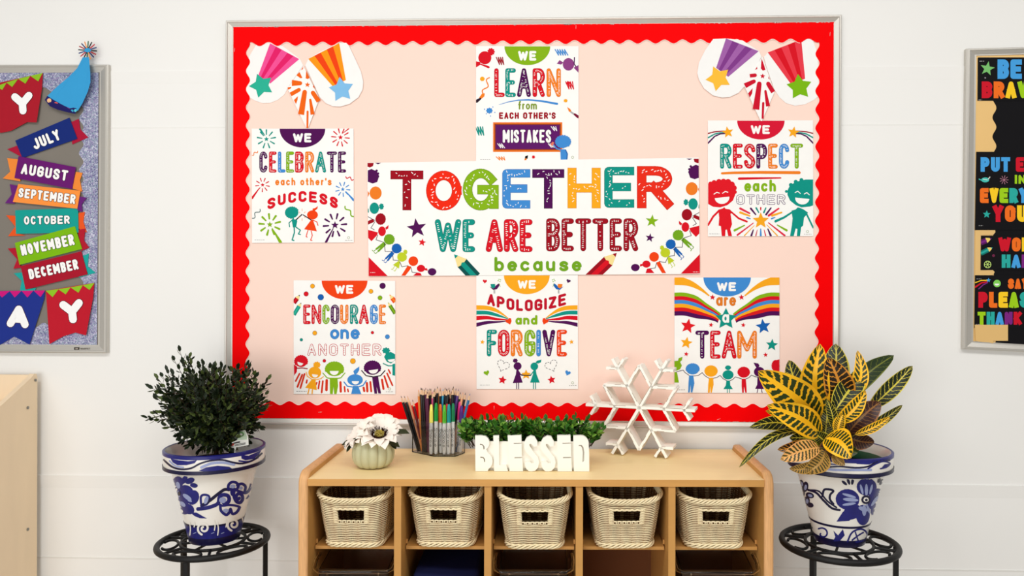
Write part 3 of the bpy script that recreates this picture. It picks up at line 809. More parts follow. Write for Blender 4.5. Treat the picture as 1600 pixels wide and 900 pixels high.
A.fluffy(780, 650, 26, 38, 'red', 150, 300, 8, .2); A.poly([(780, 612), (805, 606), (805, 690), (770, 684)], 'red')
hands(A, (112, 160, 172, 206), (692, 678, 694, 718), 'ink'); hands(A, (230, 262, 288, 306, 334), (718, 714, 696, 716, 734)); hands(A, (360, 386, 408, 428, 454), (734, 728, 714, 736, 750)); hands(A, (472, 492, 510, 530, 554), (750, 742, 724, 730, 738)); hands(A, (578, 600, 618, 640, 660), (738, 730, 712, 722, 726)); hands(A, (682, 720, 752, 780), (728, 716, 700, 716))
A.fineprint(118, 172, 810)
poster(A, 'white poster reading WE ARE A TEAM with rainbow bands and stars')

# RESPECT
A = Art(1090, 180, 4.5, 0.0114)
A.sheet([(72, 37), (812, 36), (814, 850), (72, 852)])
A.half(278, 612, 38, 133, (212, 20, 52)); we(A, 374, 508, 70, 132)
for s in (1, -1):
    q = lambda x, y: ((x if s == 1 else 886 - x), y)
    for c, y0, y1, w in (('dred', 128, 112, 9), ('teal', 158, 122, 10), ('purple', 196, 130, 11)):
        A.stroke([q(74, y0), q(120, y0 - (y0 - y1) * .72), q(160, y1 + 1), q(200, y1 - 2)], w, c, w1=w * .7)
    A.L = 2; A.star(q(212, 120)[0], 120, 42, 'yellow', -100 if s == 1 else -80, .45); A.L = 1
big(A, [('R', 160, 237, 'teal'), ('E', 250, 316, 'red'), ('S', 328, 404, 'red'), ('P', 415, 488, 'purple'), ('E', 498, 562, 'orange'), ('C', 574, 642, 'blue'), ('T', 654, 740, 'green')], 202, 374, 24, hatch=.36)
A.stroke([(172, 409), (250, 405), (440, 402), (714, 404)], 16, 'orange', w1=22); A.stroke([(292, 446), (440, 443), (584, 441)], 18, 'red', w1=10)
A.text('each', 328, 452, 554, 538, 18, 'green', gap=.2)
A.text('OTHER', 272, 556, 618, 630, 18, (96, 60, 110), gap=.2, inner='white', iw=.6, hatch=.8)
A.poly([(74, 482), (110, 470), (180, 466), (236, 486), (262, 520), (264, 560), (248, 600), (210, 632), (160, 648), (110, 644), (74, 624)], (222, 22, 36))
for x, y, r in ((92, 484, 18), (116, 474, 18), (150, 468, 20), (182, 466, 20), (214, 470, 22), (240, 488, 22), (256, 512, 20), (262, 540, 14)): A.poly(el(x, y, r, n=12), (222, 22, 36))
A.smile(172, 578, 52, 46, -6)
A.L = 2
for dx, sgn in ((135, 1), (195, 1)): A.stroke([(dx - 20, 555 - (6 if dx > 150 else 0)), (dx, 542 - (6 if dx > 150 else 0)), (dx + 18, 548 - (6 if dx > 150 else 0))], 6, 'white')
A.L = 1
A.poly([(146, 664), (176, 656), (188, 646), (196, 658), (226, 662), (244, 680), (232, 694), (242, 766), (230, 800), (242, 850), (216, 850), (206, 804), (196, 806), (194, 850), (170, 850), (164, 780), (148, 776), (152, 720)], (222, 22, 36))
A.stroke([(150, 672), (110, 712), (74, 772)], 14, (222, 22, 36)); A.stroke([(236, 680), (290, 726), (346, 748)], 12, (222, 22, 36), w1=14)
A.poly([(812, 452), (760, 452), (690, 468), (648, 496), (632, 530), (632, 560), (650, 600), (690, 632), (730, 648), (790, 642), (812, 634)], 'teal')
for x, y, r in ((624, 536, 10), (656, 490, 14), (690, 468, 14), (730, 456, 14)): A.poly(el(x, y, r, n=12), 'teal')
A.smile(736, 584, 50, 44, 6)
A.L = 2
for dx, dy in ((704, 542), (768, 552)): A.stroke([(dx - 18, dy + 2), (dx, dy - 8), (dx + 18, dy + 8)], 6, 'white')
A.L = 1
A.poly([(660, 672), (690, 662), (704, 648), (716, 650), (744, 662), (776, 684), (766, 700), (748, 720), (742, 776), (728, 788), (720, 850), (698, 850), (702, 800), (690, 796), (676, 850), (650, 850), (662, 780), (668, 726)], 'teal')
A.stroke([(668, 680), (610, 718), (548, 746)], 12, 'teal', w1=18); A.stroke([(764, 690), (788, 740), (812, 790)], 12, 'teal')
for x0, y0, x1, y1, w, c in ((300, 656, 366, 690, 16, (224, 40, 70)), (300, 684, 366, 708, 16, 'yellow'), (346, 720, 370, 728, 10, 'blue'), (374, 656, 408, 698, 14, 'purple'), (412, 652, 430, 684, 12, 'teal'), (444, 650, 444, 666, 10, 'red'), (466, 684, 480, 652, 12, 'teal'), (482, 698, 516, 652, 14, 'purple'), (500, 706, 570, 656, 16, (224, 40, 70)), (524, 706, 590, 684, 16, 'yellow'), (520, 728, 544, 718, 10, 'blue'),
                          (260, 810, 330, 774, 16, 'green'), (280, 842, 392, 758, 13, (224, 40, 70)), (330, 846, 398, 776, 8, 'yellow'), (378, 846, 392, 806, 14, 'purple'), (410, 846, 420, 806, 9, (214, 80, 90)), (444, 846, 444, 800, 14, 'blue'), (478, 846, 468, 806, 9, (224, 40, 70)), (514, 846, 494, 800, 16, 'purple'), (560, 846, 486, 770, 9, 'yellow'), (612, 846, 498, 756, 14, (224, 40, 70)), (626, 810, 560, 772, 16, 'green')):
    A.stroke([(x0, y0), (x1, y1)], w, c, w1=w * .5 if y0 > 770 else w * .7)
A.star(444, 742, 60, 'yellow', -90, .45)
foot(A, 82, 800, 834)
poster(A, 'white poster reading WE RESPECT EACH OTHER with two smiling figures')

# BANNER
A = Art(560, 240, 4.5, 0.0130)
A.sheet([(62, 64), (2392, 28), (2402, 846), (72, 862)])
def frontfrom(A): pass
EDG = {'dred': (110, 6, 22), 'red': (190, 30, 10), 'deep': (190, 30, 10), 'green': (92, 130, 20), 'blue': (44, 106, 176), 'purple': (46, 8, 50), 'yellow': (214, 132, 14), 'teal': (10, 116, 106)}
def tog(ch, x0, x1, y0, y1, w, c, col=None):
    A.text(ch, x0, y0, x1, y1, w, col or c, font=ROUND, cap='sq', edge=EDG[c], ew=5, fleck=.33)
tog('T', 228, 454, 122, 396, 56, 'dred'); tog('O', 478, 722, 122, 398, 62, 'deep', (238, 40, 12)); tog('G', 736, 984, 108, 398, 62, 'green'); tog('E', 1014, 1206, 112, 384, 54, 'blue')
A.view(830, 240, 4.5)
tog('T', 10, 230, 112, 384, 56, 'purple'); tog('H', 258, 486, 102, 382, 58, 'yellow'); tog('E', 516, 722, 96, 378, 54, 'teal')
A.text('R', 746, 90, 990, 382, 62, (230, 44, 24), font=ROUND, cap='sq', edge=EDG['red'], ew=5, fleck=.33)
A.view(560, 240, 4.5)
big(A, [('W', 540, 720, 'teal'), ('E', 735, 818, 'teal'), ('A', 898, 1014, 'red'), ('R', 1026, 1122, 'red'), ('E', 1136, 1222, 'red')], 464, 690, 36, hatch=.4)
A.view(830, 240, 4.5)
big(A, [('B', 108, 200, 'dred'), ('E', 216, 298, 'dred'), ('T', 312, 420, 'dred'), ('T', 432, 540, 'dred'), ('E', 554, 636, 'dred'), ('R', 652, 750, 'dred')], 458, 684, 34, hatch=.4)
A.view(560, 240, 4.5)
A.text('because', 956, 722, 1570, 824, 21, (112, 164, 30), gap=.3, warp=lambda x, y: (x, y + 4))
A.star(410, 525, 72, 'purple', -98, .42); A.star(448, 624, 28, (222, 24, 34), -80, .45)
A.pencil(824, 872, 672, 708, 84, 'teal', 'dteal', 'cream', 'teal')
A.poly([(72, 728), (206, 861), (72, 861)], 'red'); A.L = 2; A.fineprint(84, 118, 836, 'white'); A.L = 1
def kid(x, y, r, c, ang, girl=False, bun=False, L=1.0, body=True):
    """small figure whose body points along ang from its head"""
    a = math.radians(ang); ux, uy = math.cos(a), math.sin(a); nx, ny = -uy, ux
    q = lambda p, t: (x + ux * p * r + nx * t * r, y + uy * p * r + ny * t * r)
    A.fluffy(x, y, r, r * .98, c, ang + 90, ang + 270, 9, .16)
    if bun: A.fluffy(*q(-1.35, .1), r * .36, r * .36, c, 0, 360, 7, .3)
    if body:
        if girl:
            A.poly([q(1.05, -.2), q(1.05, .2), q(2.4, .75), q(2.4, -.75)], c)
            for t in (-.3, .3): A.stroke([q(2.4, t), q(3.3, t), q(3.35, t + .25)], r * .13, c)
        else:
            A.poly([q(1.05, -.36), q(1.05, .36), q(2.1, .42), q(3.1, .45), q(3.1, .1), q(2.2, 0), q(3.1, -.1), q(3.1, -.45), q(2.1, -.42)], c)
            for t in (-.28, .28): A.stroke([q(3.0, t), q(3.7, t), q(3.75, t + .35)], r * .13, c)
for vx, s in ((560, 1), (830, -1)):
    A.view(vx, 240, 4.5)
    X = (lambda x: x) if s == 1 else (lambda x: 1250 - x)
    Y = 0 if s == 1 else -30
    an = (lambda d: d) if s == 1 else (lambda d: 180 - d)
    xa, ya = X(70), 65 + Y
    A.poly([(X(64), 66 + Y), (X(108), 66 + Y), (X(102), 88 + Y), (X(80), 98 + Y), (X(64), 92 + Y)], 'dred'); A.poly([(X(116), 65 + Y), (X(160), 65 + Y), (X(138), 75 + Y)], 'purple')
    A.poly([(X(66), 118 + Y), (X(92), 108 + Y), (X(128), 124 + Y), (X(146), 158 + Y), (X(132), 200 + Y), (X(100), 210 + Y), (X(66), 198 + Y)], 'purple')
    for dy in (120, 140, 160, 180): A.poly(el(X(138 if dy in (140, 160) else 128), dy + Y, 9, n=8), 'purple')
    A.poly(el(X(121), 277 + Y, 42, 46), (236, 124, 36)); A.poly([(X(66), 262 + Y), (X(78), 280 + Y), (X(66), 306 + Y)], (236, 124, 36))
    A.fluffy(X(112), 384 + Y, 33, 40, 'teal', 0, 1, 1, .1); A.fluffy(X(162), 372 + Y, 15, 20, 'teal', 0, 360, 7, .3); A.stroke([(X(68), 390 + Y), (X(70), 412 + Y)], 8, 'teal')
    A.fluffy(X(156), 460 + Y, 36, 40, 'dred', 90 + 90 * (s - 1) - 180 * (s == 1), 90 + 90 * (s - 1) + 90, 12, .12); A.poly([(X(66), 474 + Y), (X(104), 458 + Y), (X(112), 480 + Y), (X(66), 500 + Y)], 'dred'); A.stroke([(X(116), 470 + Y), (X(68), 444 + Y)], 4, 'ink'); A.stroke([(X(116), 480 + Y), (X(88), 522 + Y), (X(112), 536 + Y)], 4, 'ink')
    A.poly(el(X(166), 546 + Y, 27, 34), 'red'); A.poly([(X(188), 522 + Y), (X(212), 502 + Y), (X(210), 526 + Y), (X(196), 536 + Y)], 'red'); A.poly([(X(68), 536 + Y), (X(138), 554 + Y), (X(130), 576 + Y), (X(92), 616 + Y), (X(68), 592 + Y)], 'red')
    A.stroke([(X(136), 572 + Y), (X(124), 606 + Y), (X(180), 624 + Y)], 4, 'ink')
    kid(X(216), 604 + Y, 37, (112, 164, 30), an(138)); A.stroke([(X(182), 626 + Y), (X(188), 688 + Y), (X(238), 688 + Y)], 4, 'ink')
    kid(X(268), 668 + Y, 34, 'navy', an(132)); A.stroke([(X(240), 694 + Y), (X(244), 748 + Y), (X(288), 752 + Y)], 4, 'ink')
    kid(X(306), 728 + Y, 33, 'lime', an(122), True, False); A.fluffy(X(330), 692 + Y, 13, 15, 'lime', 0, 360, 7, .3); A.stroke([(X(290), 760 + Y), (X(306), 796 + Y), (X(350), 788 + Y)], 4, 'ink')
    A.fluffy(X(386), 756 + Y, 34, 34, 'deep', 0, 360, 12, .08)
    yb = 858 + Y * .6
    A.poly([(X(346), 788 + Y), (X(368), 794 + Y), (X(366), 812 + Y), (X(330), yb), (X(302), yb)], 'deep'); A.stroke([(X(368), 796 + Y), (X(378), 834 + Y), (X(410), 838 + Y)], 4, 'ink')
    A.poly(el(X(440), 807 + Y, 29, 25), 'red'); A.poly([(X(464), 806 + Y), (X(482), 806 + Y), (X(488), 824 + Y), (X(468), 820 + Y)], 'red'); A.poly([(X(412), 836 + Y), (X(436), 840 + Y), (X(446), yb), (X(384), yb)], 'red')
    A.fluffy(X(518), 832 + Y, 29, 25, 'purple', 180, 360, 9, .15)
A.view(830, 240, 4.5)
A.poly([(1186, 706), (1186, 842), (1052, 844)], 'red'); A.L = 2; A.fineprint(1138, 1176, 832, 'white'); A.L = 1
A.star(849, 474, 47, 'green', -84, .42); A.star(834, 592, 33, 'purple', -80, .42)
A.pencil(400, 892, 602, 698, 84, 'red', 'dred', 'cream', 'dred')
poster(A, 'wide white banner reading TOGETHER WE ARE BETTER because', None, 'banner', 'banner')
# ------------------------------------------------------------------ left board: months and birthday bunting
M_GREYP = mat('grey_backing_paper', (128, 122, 114), 0.8, 0.15, 0.04, 8)
M_GOLD = mat('gold_foil_paper', (238, 196, 126), 0.42, 0.5, 0.10, 5, metal=0.2, bump=0.2)
M_BLACKP = mat('black_paper', (16, 15, 17), 0.5, 0.25, 0.1, 8)
def glitter():
    m = mat('holographic_paper', (176, 178, 200), 0.35, 0.5, 0.0, 1)
    nt = m.node_tree; b = nt.nodes['Principled BSDF']
    tc = nt.nodes.new('ShaderNodeTexCoord'); vo = nt.nodes.new('ShaderNodeTexVoronoi'); vo.inputs['Scale'].default_value = 330
    no = nt.nodes.new('ShaderNodeTexNoise'); no.inputs['Scale'].default_value = 14
    ra = nt.nodes.new('ShaderNodeValToRGB'); e = ra.color_ramp.elements
    e[0].position = .0; e[0].color = rgb(60, 60, 96); e[1].position = 1; e[1].color = rgb(228, 228, 244)
    for p, c in ((.25, (122, 122, 166)), (.45, (166, 154, 192)), (.6, (142, 164, 180)), (.8, (186, 186, 210))):
        k = e.new(p); k.color = rgb(*c)
    sp = nt.nodes.new('ShaderNodeSeparateColor')
    ad = nt.nodes.new('ShaderNodeMath'); ad.operation = 'MULTIPLY_ADD'; ad.inputs[1].default_value = .8
    nt.links.new(tc.outputs['Object'], vo.inputs['Vector']); nt.links.new(tc.outputs['Object'], no.inputs['Vector'])
    nt.links.new(vo.outputs['Color'], sp.inputs[0]); nt.links.new(sp.outputs[0], ad.inputs[0])
    mu = nt.nodes.new('ShaderNodeMath'); mu.operation = 'MULTIPLY'; mu.inputs[1].default_value = .3
    nt.links.new(no.outputs['Fac'], mu.inputs[0]); nt.links.new(mu.outputs[0], ad.inputs[2])
    nt.links.new(ad.outputs[0], ra.inputs[0]); nt.links.new(ra.outputs[0], b.inputs['Base Color'])
    b.inputs['Metallic'].default_value = .25
    return m
M_GLIT = glitter()
LX = -330
OUT = [(LX, 101.5), (168.5, 100.5), (166.5, 552), (LX, 549)]
INN = [(LX + 13, 114), (154, 112.5), (151.5, 539), (LX + 13, 537)]
lb = thing('bulletin_board', 'grey bulletin board with a glittering holographic edge at the left', 'bulletin board', W(0, 552, 0))
rail_frame(lb, OUT, INN, 0.016, 0.009, M_ALU)
b = MB(); e = .006
p = [W(x, y, 0.008) for x, y in INN]
p = [p[0] + Vector((-e, 0, e)), p[1] + Vector((e, 0, e)), p[2] + Vector((e, 0, -e)), p[3] + Vector((-e, 0, -e))]
b.prism(p, (0, 0.0078, 0), M_GREYP)
b.build('backing_paper', lb)
# maker's mark on the bottom rail
A = Art(0, 290, 3.214, 0.0138)
A.poly([(372, 812), (398, 812), (398, 826), (372, 826)], (52, 46, 40)); A.L = 2; A.poly([(378, 816), (392, 816), (392, 822), (378, 822)], (160, 150, 140)); A.L = 1
A.text('QUARTET', 404, 815, 452, 824, 1.8, (100, 94, 86), gap=.3)
A.build('maker_mark', lb)
def glit_strip(label, a, bq, i, j, n, d, wave=True):
    A = Art(0, 0, 1, d); N = n * 10; rows = []
    l = math.hypot(j[0] - i[0], j[1] - i[1]); nx, ny = -(j[1] - i[1]) / l, (j[0] - i[0]) / l
    for k in range(N + 1):
        t = k / N; o = 3.6 * math.cos(2 * PI * n * t + 1.0)
        rows.append([W(a[0] + (bq[0] - a[0]) * t, a[1] + (bq[1] - a[1]) * t, d), W(i[0] + (j[0] - i[0]) * t + nx * o, i[1] + (j[1] - i[1]) * t + ny * o, d)])
    A.grid(rows, M_GLIT, False)
    A.grid([[r[1], r[1] + Vector((0, .0006, 0))] for r in rows], M_GLIT, False)
    return tag(A.build('border_strip'), label, 'border strip', 'holographic border strips')
glit_strip('holographic scalloped strip down the right edge of the grey board', (154, 112.5), (151.5, 539), (127, 135), (127, 515), 14, .0092)
glit_strip('holographic scalloped strip along the top of the grey board', (LX + 13, 114), (154, 112.5), (LX + 13, 140), (140, 140), 17, .0096)
glit_strip('holographic scalloped strip along the bottom of the grey board', (LX + 13, 537), (151.5, 539), (LX + 13, 508), (140, 508), 17, .0096)
def curl(A, out, c, d0, d1, t=.0006, nseg=8):
    """a card whose sides bow: depth runs d0 at the middle, d1 at the edges"""
    pass
FAT = dict(GL)
FAT['O'] = ROUND['O']; FAT['C'] = ROUND['C']
def month(name, body, tails, c, tc, ang, tx, d, sc_o):
    A = Art(sc_o[0], sc_o[1], sc_o[2], d)
    for P in tails:
        A.sheet(P, tc, .0006)
        for p_ in A.v[-len(P) * 4:]: p_.y += .0022
    A.sheet(body, c, .0008)
    x0, y0, x1, y1 = tx
    cx, cy = (x0 + x1) / 2, (y0 + y1) / 2
    wp = lambda x, y: rot([(x, y)], cx, cy, ang)[0]
    A.text(name, x0, y0, x1, y1, (y1 - y0) * .225, (250, 249, 247), font=FAT, gap=.22, warp=wp, edge=(20, 16, 40), ew=4)
    return tag(A.build('month_card'), '%s ribbon card reading %s on the grey board' % ({'JULY': 'navy', 'AUGUST': 'purple', 'SEPTEMBER': 'pale orange', 'OCTOBER': 'teal', 'NOVEMBER': 'lime green', 'DECEMBER': 'dark red'}[name], name), 'month card', 'month ribbon cards')
T = (0, 40, 3.4615)
month('JULY', [(82, 622), (375, 498), (418, 612), (120, 716)], [[(36, 668), (92, 648), (118, 712)], [(380, 522), (424, 503), (432, 560), (475, 604), (388, 642)]], (24, 44, 118), (172, 24, 56), -22, (172, 586, 326, 646), .0125, T)
month('AUGUST', [(100, 706), (410, 766), (390, 884), (78, 824)], [[(36, 716), (96, 722), (108, 842), (12, 826), (52, 790)], [(408, 790), (444, 796), (430, 836), (442, 898), (388, 880)]], (104, 26, 110), (240, 138, 58), 9, (114, 764, 368, 822), .0140, T)
T = (0, 290, 3.214)
month('SEPTEMBER', [(92, -8), (404, 26), (388, 116), (64, 82)], [[(46, -8), (84, 0), (70, 90), (22, 88), (56, 44)], [(396, 54), (434, 60), (408, 94), (412, 132), (386, 124)]], (250, 148, 66), (104, 36, 120), 7, (92, 28, 380, 76), .0155, T)
month('OCTOBER', [(76, 124), (392, 112), (394, 236), (80, 242)], [[(28, 148), (80, 152), (84, 240), (126, 250), (38, 254), (74, 206)], [(388, 138), (424, 132), (416, 180), (434, 236), (392, 216)]], (24, 158, 148), (232, 88, 36), -1, (120, 152, 350, 194), .0130, T)
month('NOVEMBER', [(74, 288), (376, 204), (412, 318), (98, 398)], [[(36, 316), (88, 312), (102, 412), (64, 418), (84, 370)], [(388, 222), (426, 216), (420, 276), (446, 312), (406, 328)]], (124, 184, 20), (178, 28, 48), -12, (102, 270, 374, 326), .0145, T)
month('DECEMBER', [(104, 404), (408, 330), (440, 446), (128, 522)], [[(66, 440), (108, 436), (130, 520), (178, 514), (174, 526), (96, 538), (106, 478)], [(414, 352), (444, 340), (438, 406), (478, 438), (394, 462)]], (168, 22, 44), (32, 164, 158), -12, (142, 394, 394, 446), .0130, T)
# bunting flags
def flag(label, o, out, c, teeth, tc, letter, bx, ang, d, curl=0.012):
    A = Art(o[0], o[1], o[2], d)
    xs = [p[0] for p in out]
    A.poly(out, c, 0); A.poly([(x, y) for x, y in out], c, -2)
    A.L = 1
    for t in teeth: A.poly(t, tc)
    cx, cy = (bx[0] + bx[2]) / 2, (bx[1] + bx[3]) / 2
    A.text(letter, bx[0], bx[1], bx[2], bx[3], (bx[3] - bx[1]) * .34, (250, 250, 250), gap=.1, warp=lambda x, y: rot([(x, y)], cx, cy, ang)[0], edge=(70, 6, 24), ew=5)
    # the card bows away from the board towards its free lower corners
    x0, x1 = min(xs), max(xs); y0, y1 = min(p[1] for p in out), max(p[1] for p in out)
    p0, p1 = W(o[0] + x0 / o[2], o[1] + y1 / o[2], d), W(o[0] + x1 / o[2], o[1] + y0 / o[2], d)
    for p in A.v:
        u = (p.x - p0.x) / (p1.x - p0.x); v = (p1.z - p.z) / (p1.z - p0.z)
        p.y -= curl * v * max(0, (u - .45)) ** 2 * 2.5
    return tag(A.build('bunting_flag'), label, 'bunting flag', 'birthday bunting flags')
flag('dark red bunting flag with a white Y at the top of the grey board', (0, 40, 3.4615), [(-230, 360), (232, 256), (230, 340), (205, 526), (150, 524), (60, 570), (6, 580), (-100, 560), (-215, 560)], (172, 28, 44),
     [[(-10 + 66 * i - 56, 350 - 17 * i), (-10 + 66 * i + 8, 333 - 17 * i), (-10 + 66 * i - 22, 388 - 17 * i)] for i in range(0, 0)] + [[(-20, 328), (36, 308), (12, 348)], [(34, 308), (98, 288), (66, 332)], [(98, 288), (164, 272), (138, 314)], [(164, 272), (230, 256), (208, 302)]], (142, 190, 40), 'Y', (64, 362, 182, 482), -5, .0120)
flag('navy bunting flag with a white A at the bottom of the grey board', (0, 290, 3.214), [(-260, 534), (226, 526), (222, 570), (150, 798), (72, 758), (0, 800), (-80, 760), (-150, 800), (-200, 770)], (34, 52, 140),
     [[(-18, 531), (50, 529), (10, 562)], [(48, 529), (108, 528), (74, 562)], [(108, 528), (168, 527), (138, 562)], [(168, 527), (226, 526), (204, 560)]], (206, 24, 124), 'A', (36, 602, 148, 714), 4, .0118, .004)
flag('red bunting flag with a white Y beside the navy A flag', (0, 290, 3.214), [(230, 528), (474, 488), (470, 560), (436, 752), (380, 738), (320, 756), (248, 796), (238, 640)], (190, 28, 46),
     [[(230, 528), (294, 520), (264, 560)], [(292, 520), (354, 511), (330, 546)], [(354, 511), (416, 500), (394, 538)], [(416, 500), (474, 489), (450, 524)]], (142, 196, 40), 'Y', (302, 574, 422, 692), -7, .0124)
# paper party hat over the top rail
A = Art(0, 40, 3.4615, .0215)
HAT = [(452, 174), (488, 174), (497, 260), (498, 310), (482, 360), (452, 420), (424, 462), (400, 458), (340, 432), (290, 404), (256, 380), (320, 320), (370, 280), (420, 232)]
A.poly(HAT, (58, 158, 214), 0); A.poly(HAT, (58, 158, 214), -3)
A.poly([(256, 380), (300, 408), (360, 436), (416, 448), (410, 478), (370, 470), (310, 454), (270, 436), (242, 402)], (34, 30, 96), 1); A.poly([(256, 380), (300, 408), (360, 436), (416, 448), (410, 478), (370, 470), (310, 454), (270, 436), (242, 402)], (34, 30, 96), -2)
for x, y, c in ((266, 405, (244, 190, 140)), (302, 425, (232, 96, 84)), (335, 441, (176, 30, 52)), (366, 454, (110, 40, 120)), (391, 462, (60, 170, 210)), (410, 460, (90, 200, 220))):
    A.poly(el(x, y, 12 if x < 380 else 8, n=12), c, 2)
A.L = 1
A.stroke([(412, 318), (424, 324), (438, 316)], 2.5, (30, 110, 170))
for p in A.v:
    q = W(20, 60, .02); u = (p.x - W(73, 100, .02).x) / .13
    p.y -= .012 * max(0, u - .3) ** 2
hat = tag(A.build('party_hat'), 'blue paper party hat with a striped pompom over the top rail', 'party hat')
A = Art(0, 40, 3.4615, .0235)
pc = [(20, 20, 24), (170, 30, 40), (24, 40, 100), (236, 150, 80), (30, 90, 50), (20, 20, 30), (190, 40, 60), (40, 60, 120)]
for k in range(16):
    a = math.radians(k * 22.5 + 4)
    A.stroke([(474 + 14 * math.cos(a), 134 + 14 * math.sin(a)), (474 + 49 * math.cos(a), 134 + 48 * math.sin(a))], 6, pc[k % 8], 1 + (k % 2) * .5)
A.poly(el(474, 133, 18, 12), (58, 158, 214), 3)
A.build('pompom', hat)

# ------------------------------------------------------------------ right board: rule cards on gold
RX = 1724
OUT = [(1511, 75.5), (RX, 70), (RX, 556), (1505.5, 545.5)]
INN = [(1527.5, 86), (RX - 18, 81), (RX - 18, 545), (1522.5, 533.5)]
rb = thing('bulletin_board', 'gold papered bulletin board with black cards at the right', 'bulletin board', W(1620, 550, 0))
rail_frame(rb, OUT, INN, 0.018, 0.009, M_ALU)
b = MB(); e = .006
p = [W(x, y, 0.008) for x, y in INN]
p = [p[0] + Vector((-e, 0, e)), p[1] + Vector((e, 0, e)), p[2] + Vector((e, 0, -e)), p[3] + Vector((-e, 0, -e))]
b.prism(p, (0, 0.0078, 0), M_GOLD)
b.build('backing_paper', rb)
# scalloped black sheet over the gold
A = Art(1490, 60, 3.6, .0086)
P = [(735, 330), (735, 1745), (230, 1745)]
for k in range(0, 150):
    y = 1700 - k * 9.2
    P.append((230 + 11 * math.sin(y * 2 * PI / 108 + 4.0), y))
A.sheet(P, (20, 19, 22), .0004)
tag(A.build('backing_sheet'), 'black scalloped paper sheet showing between the cards on gold', 'paper')
HVY = ROUND
cR, cO, cY, cG, cB, cT, cP = (206, 24, 44), (240, 112, 34), (250, 204, 40), (158, 206, 30), (70, 160, 226), (44, 170, 160), (124, 40, 130)
CARD = 'black rule cards on the gold board'
def rule(label, A):
    return tag(A.build('rule_card'), label, 'sign card', CARD)
A = Art(1490, 60, 3.6, .0098)
A.sheet([(137, 107), (690, 107), (690, 350), (135, 350)], (20, 19, 22))
A.star(190, 170, 42, (120, 190, 110), -80, .42); A.poly(el(178, 222, 4, n=8), (170, 160, 170)); A.fineprint(146, 172, 128, (200, 200, 200)); A.fineprint(140, 160, 346, (160, 160, 160))
A.text('BE', 247, 118, 384, 228, 30, [cB, cB], gap=.12, cap='sq')
A.text('BRAVE', 158, 242, 488, 336, 27, [cR, cO, cY, cG, cB], gap=.12, cap='sq')
rule('black card reading BE BRAVE at the top of the gold board', A)
A = Art(1490, 60, 3.6, .0098)
A.sheet([(128, 638), (690, 638), (690, 1078), (120, 1078)], (20, 19, 22))
A.text('PUT', 152, 668, 318, 750, 23, [cB, cB, cB], gap=.15, cap='sq'); A.text('EFFORT', 350, 668, 660, 750, 23, [cR], gap=.15, cap='sq')
A.text('INTO', 344, 768, 500, 818, 13, cG, gap=.2, cap='sq')
A.poly(el(178, 796, 22, 14), (70, 190, 180)); A.stroke([(158, 798), (144, 792)], 6, (70, 190, 180)); A.stroke([(196, 790), (204, 780)], 5, (230, 230, 220)); A.L = 2; A.stroke([(166, 792), (190, 796)], 3, 'white'); A.L = 1
A.burst(284, 796, 10, 24, (190, 130, 150), 9, 3, 0, 9)
A.text('EVERYTHING', 148, 842, 660, 926, 24, [cO, cY, cG, cT, cB, cP, cR, cO, cY, cG], gap=.13, cap='sq')
A.view(1490, 300, 3.4615)
A.star(179, 121, 22, cT, -88, .45); A.text('YOU', 212, 72, 400, 162, 26, [cR, cO, cY], gap=.15, cap='sq'); A.text('DO', 440, 72, 560, 162, 26, [cG, cT], gap=.15, cap='sq')
A.fineprint(136, 160, 182, (150, 150, 150))
rule('black card reading PUT EFFORT IN EVERYTHING YOU DO on the gold board', A)
# gold bracket edged label frame
A = Art(1490, 300, 3.4615, .0092)
A.sheet([(117, 186), (212, 188), (224, 200), (226, 218), (214, 232), (148, 234), (146, 424), (212, 422), (222, 432), (216, 446), (200, 450), (115, 450)], M_GOLD, .0004)
tag(A.build('paper_border'), 'gold bracket shaped paper border around the WORK HARD card', 'border strip')
A = Art(1490, 300, 3.4615, .0098)
A.sheet([(148, 236), (560, 236), (560, 422), (146, 422)], (20, 19, 22))
A.pencil(147, 274, 206, 250, 30, cP, (90, 26, 96), (244, 214, 110), cP); A.pencil(147, 332, 212, 300, 26, cT, (20, 120, 112), (244, 214, 110), cT)
A.text('WORK', 243, 246, 470, 322, 22, [cR, cO, cY, cG], gap=.13, cap='sq'); A.text('HARD', 260, 338, 470, 410, 21, [cT, cB, cP, cR], gap=.13, cap='sq')
A.poly(el(216, 344, 8, n=10), (110, 40, 70)); A.stroke(el(184, 392, 18, n=16) + [(202, 392)], 4, (190, 220, 120))
for k in range(3): A.stroke([(184 - 16 * math.cos(k * PI / 3), 392 - 16 * math.sin(k * PI / 3)), (184 + 16 * math.cos(k * PI / 3), 392 + 16 * math.sin(k * PI / 3))], 3, (190, 220, 120))
rule('black card reading WORK HARD with two printed pencils', A)
A = Art(1490, 300, 3.4615, .0098)
A.sheet([(116, 450), (662, 452), (662, 740), (112, 734)], (20, 19, 22))
A.stroke([(118, 490), (150, 478), (184, 478)], 5, cY); A.stroke([(118, 514), (150, 492), (178, 486)], 9, cR, w1=6); A.stroke([(136, 524), (160, 502), (184, 490)], 6, cP); A.star(189, 477, 13, cB, -85)
A.poly(el(235, 495, 20, 20), (130, 210, 90)); A.smile(234, 496, 13, 10); A.L = 1
A.text('SAY', 294, 468, 402, 524, 16, cO, gap=.15, cap='sq')
A.text('PLEASE', 134, 540, 466, 626, 25, [cR, cO, cY, cG, cT, cB], gap=.13, cap='sq'); A.text('THANK', 130, 648, 368, 718, 20, [cG, cT, cB, cP, cR], gap=.13, cap='sq'); A.text('YOU', 410, 648, 540, 718, 20, [cO, cY, cG], gap=.13, cap='sq')
A.fineprint(120, 146, 716, (150, 150, 150)); A.fineprint(124, 150, 470, (150, 150, 150))
rule('black card reading SAY PLEASE AND THANK YOU', A)
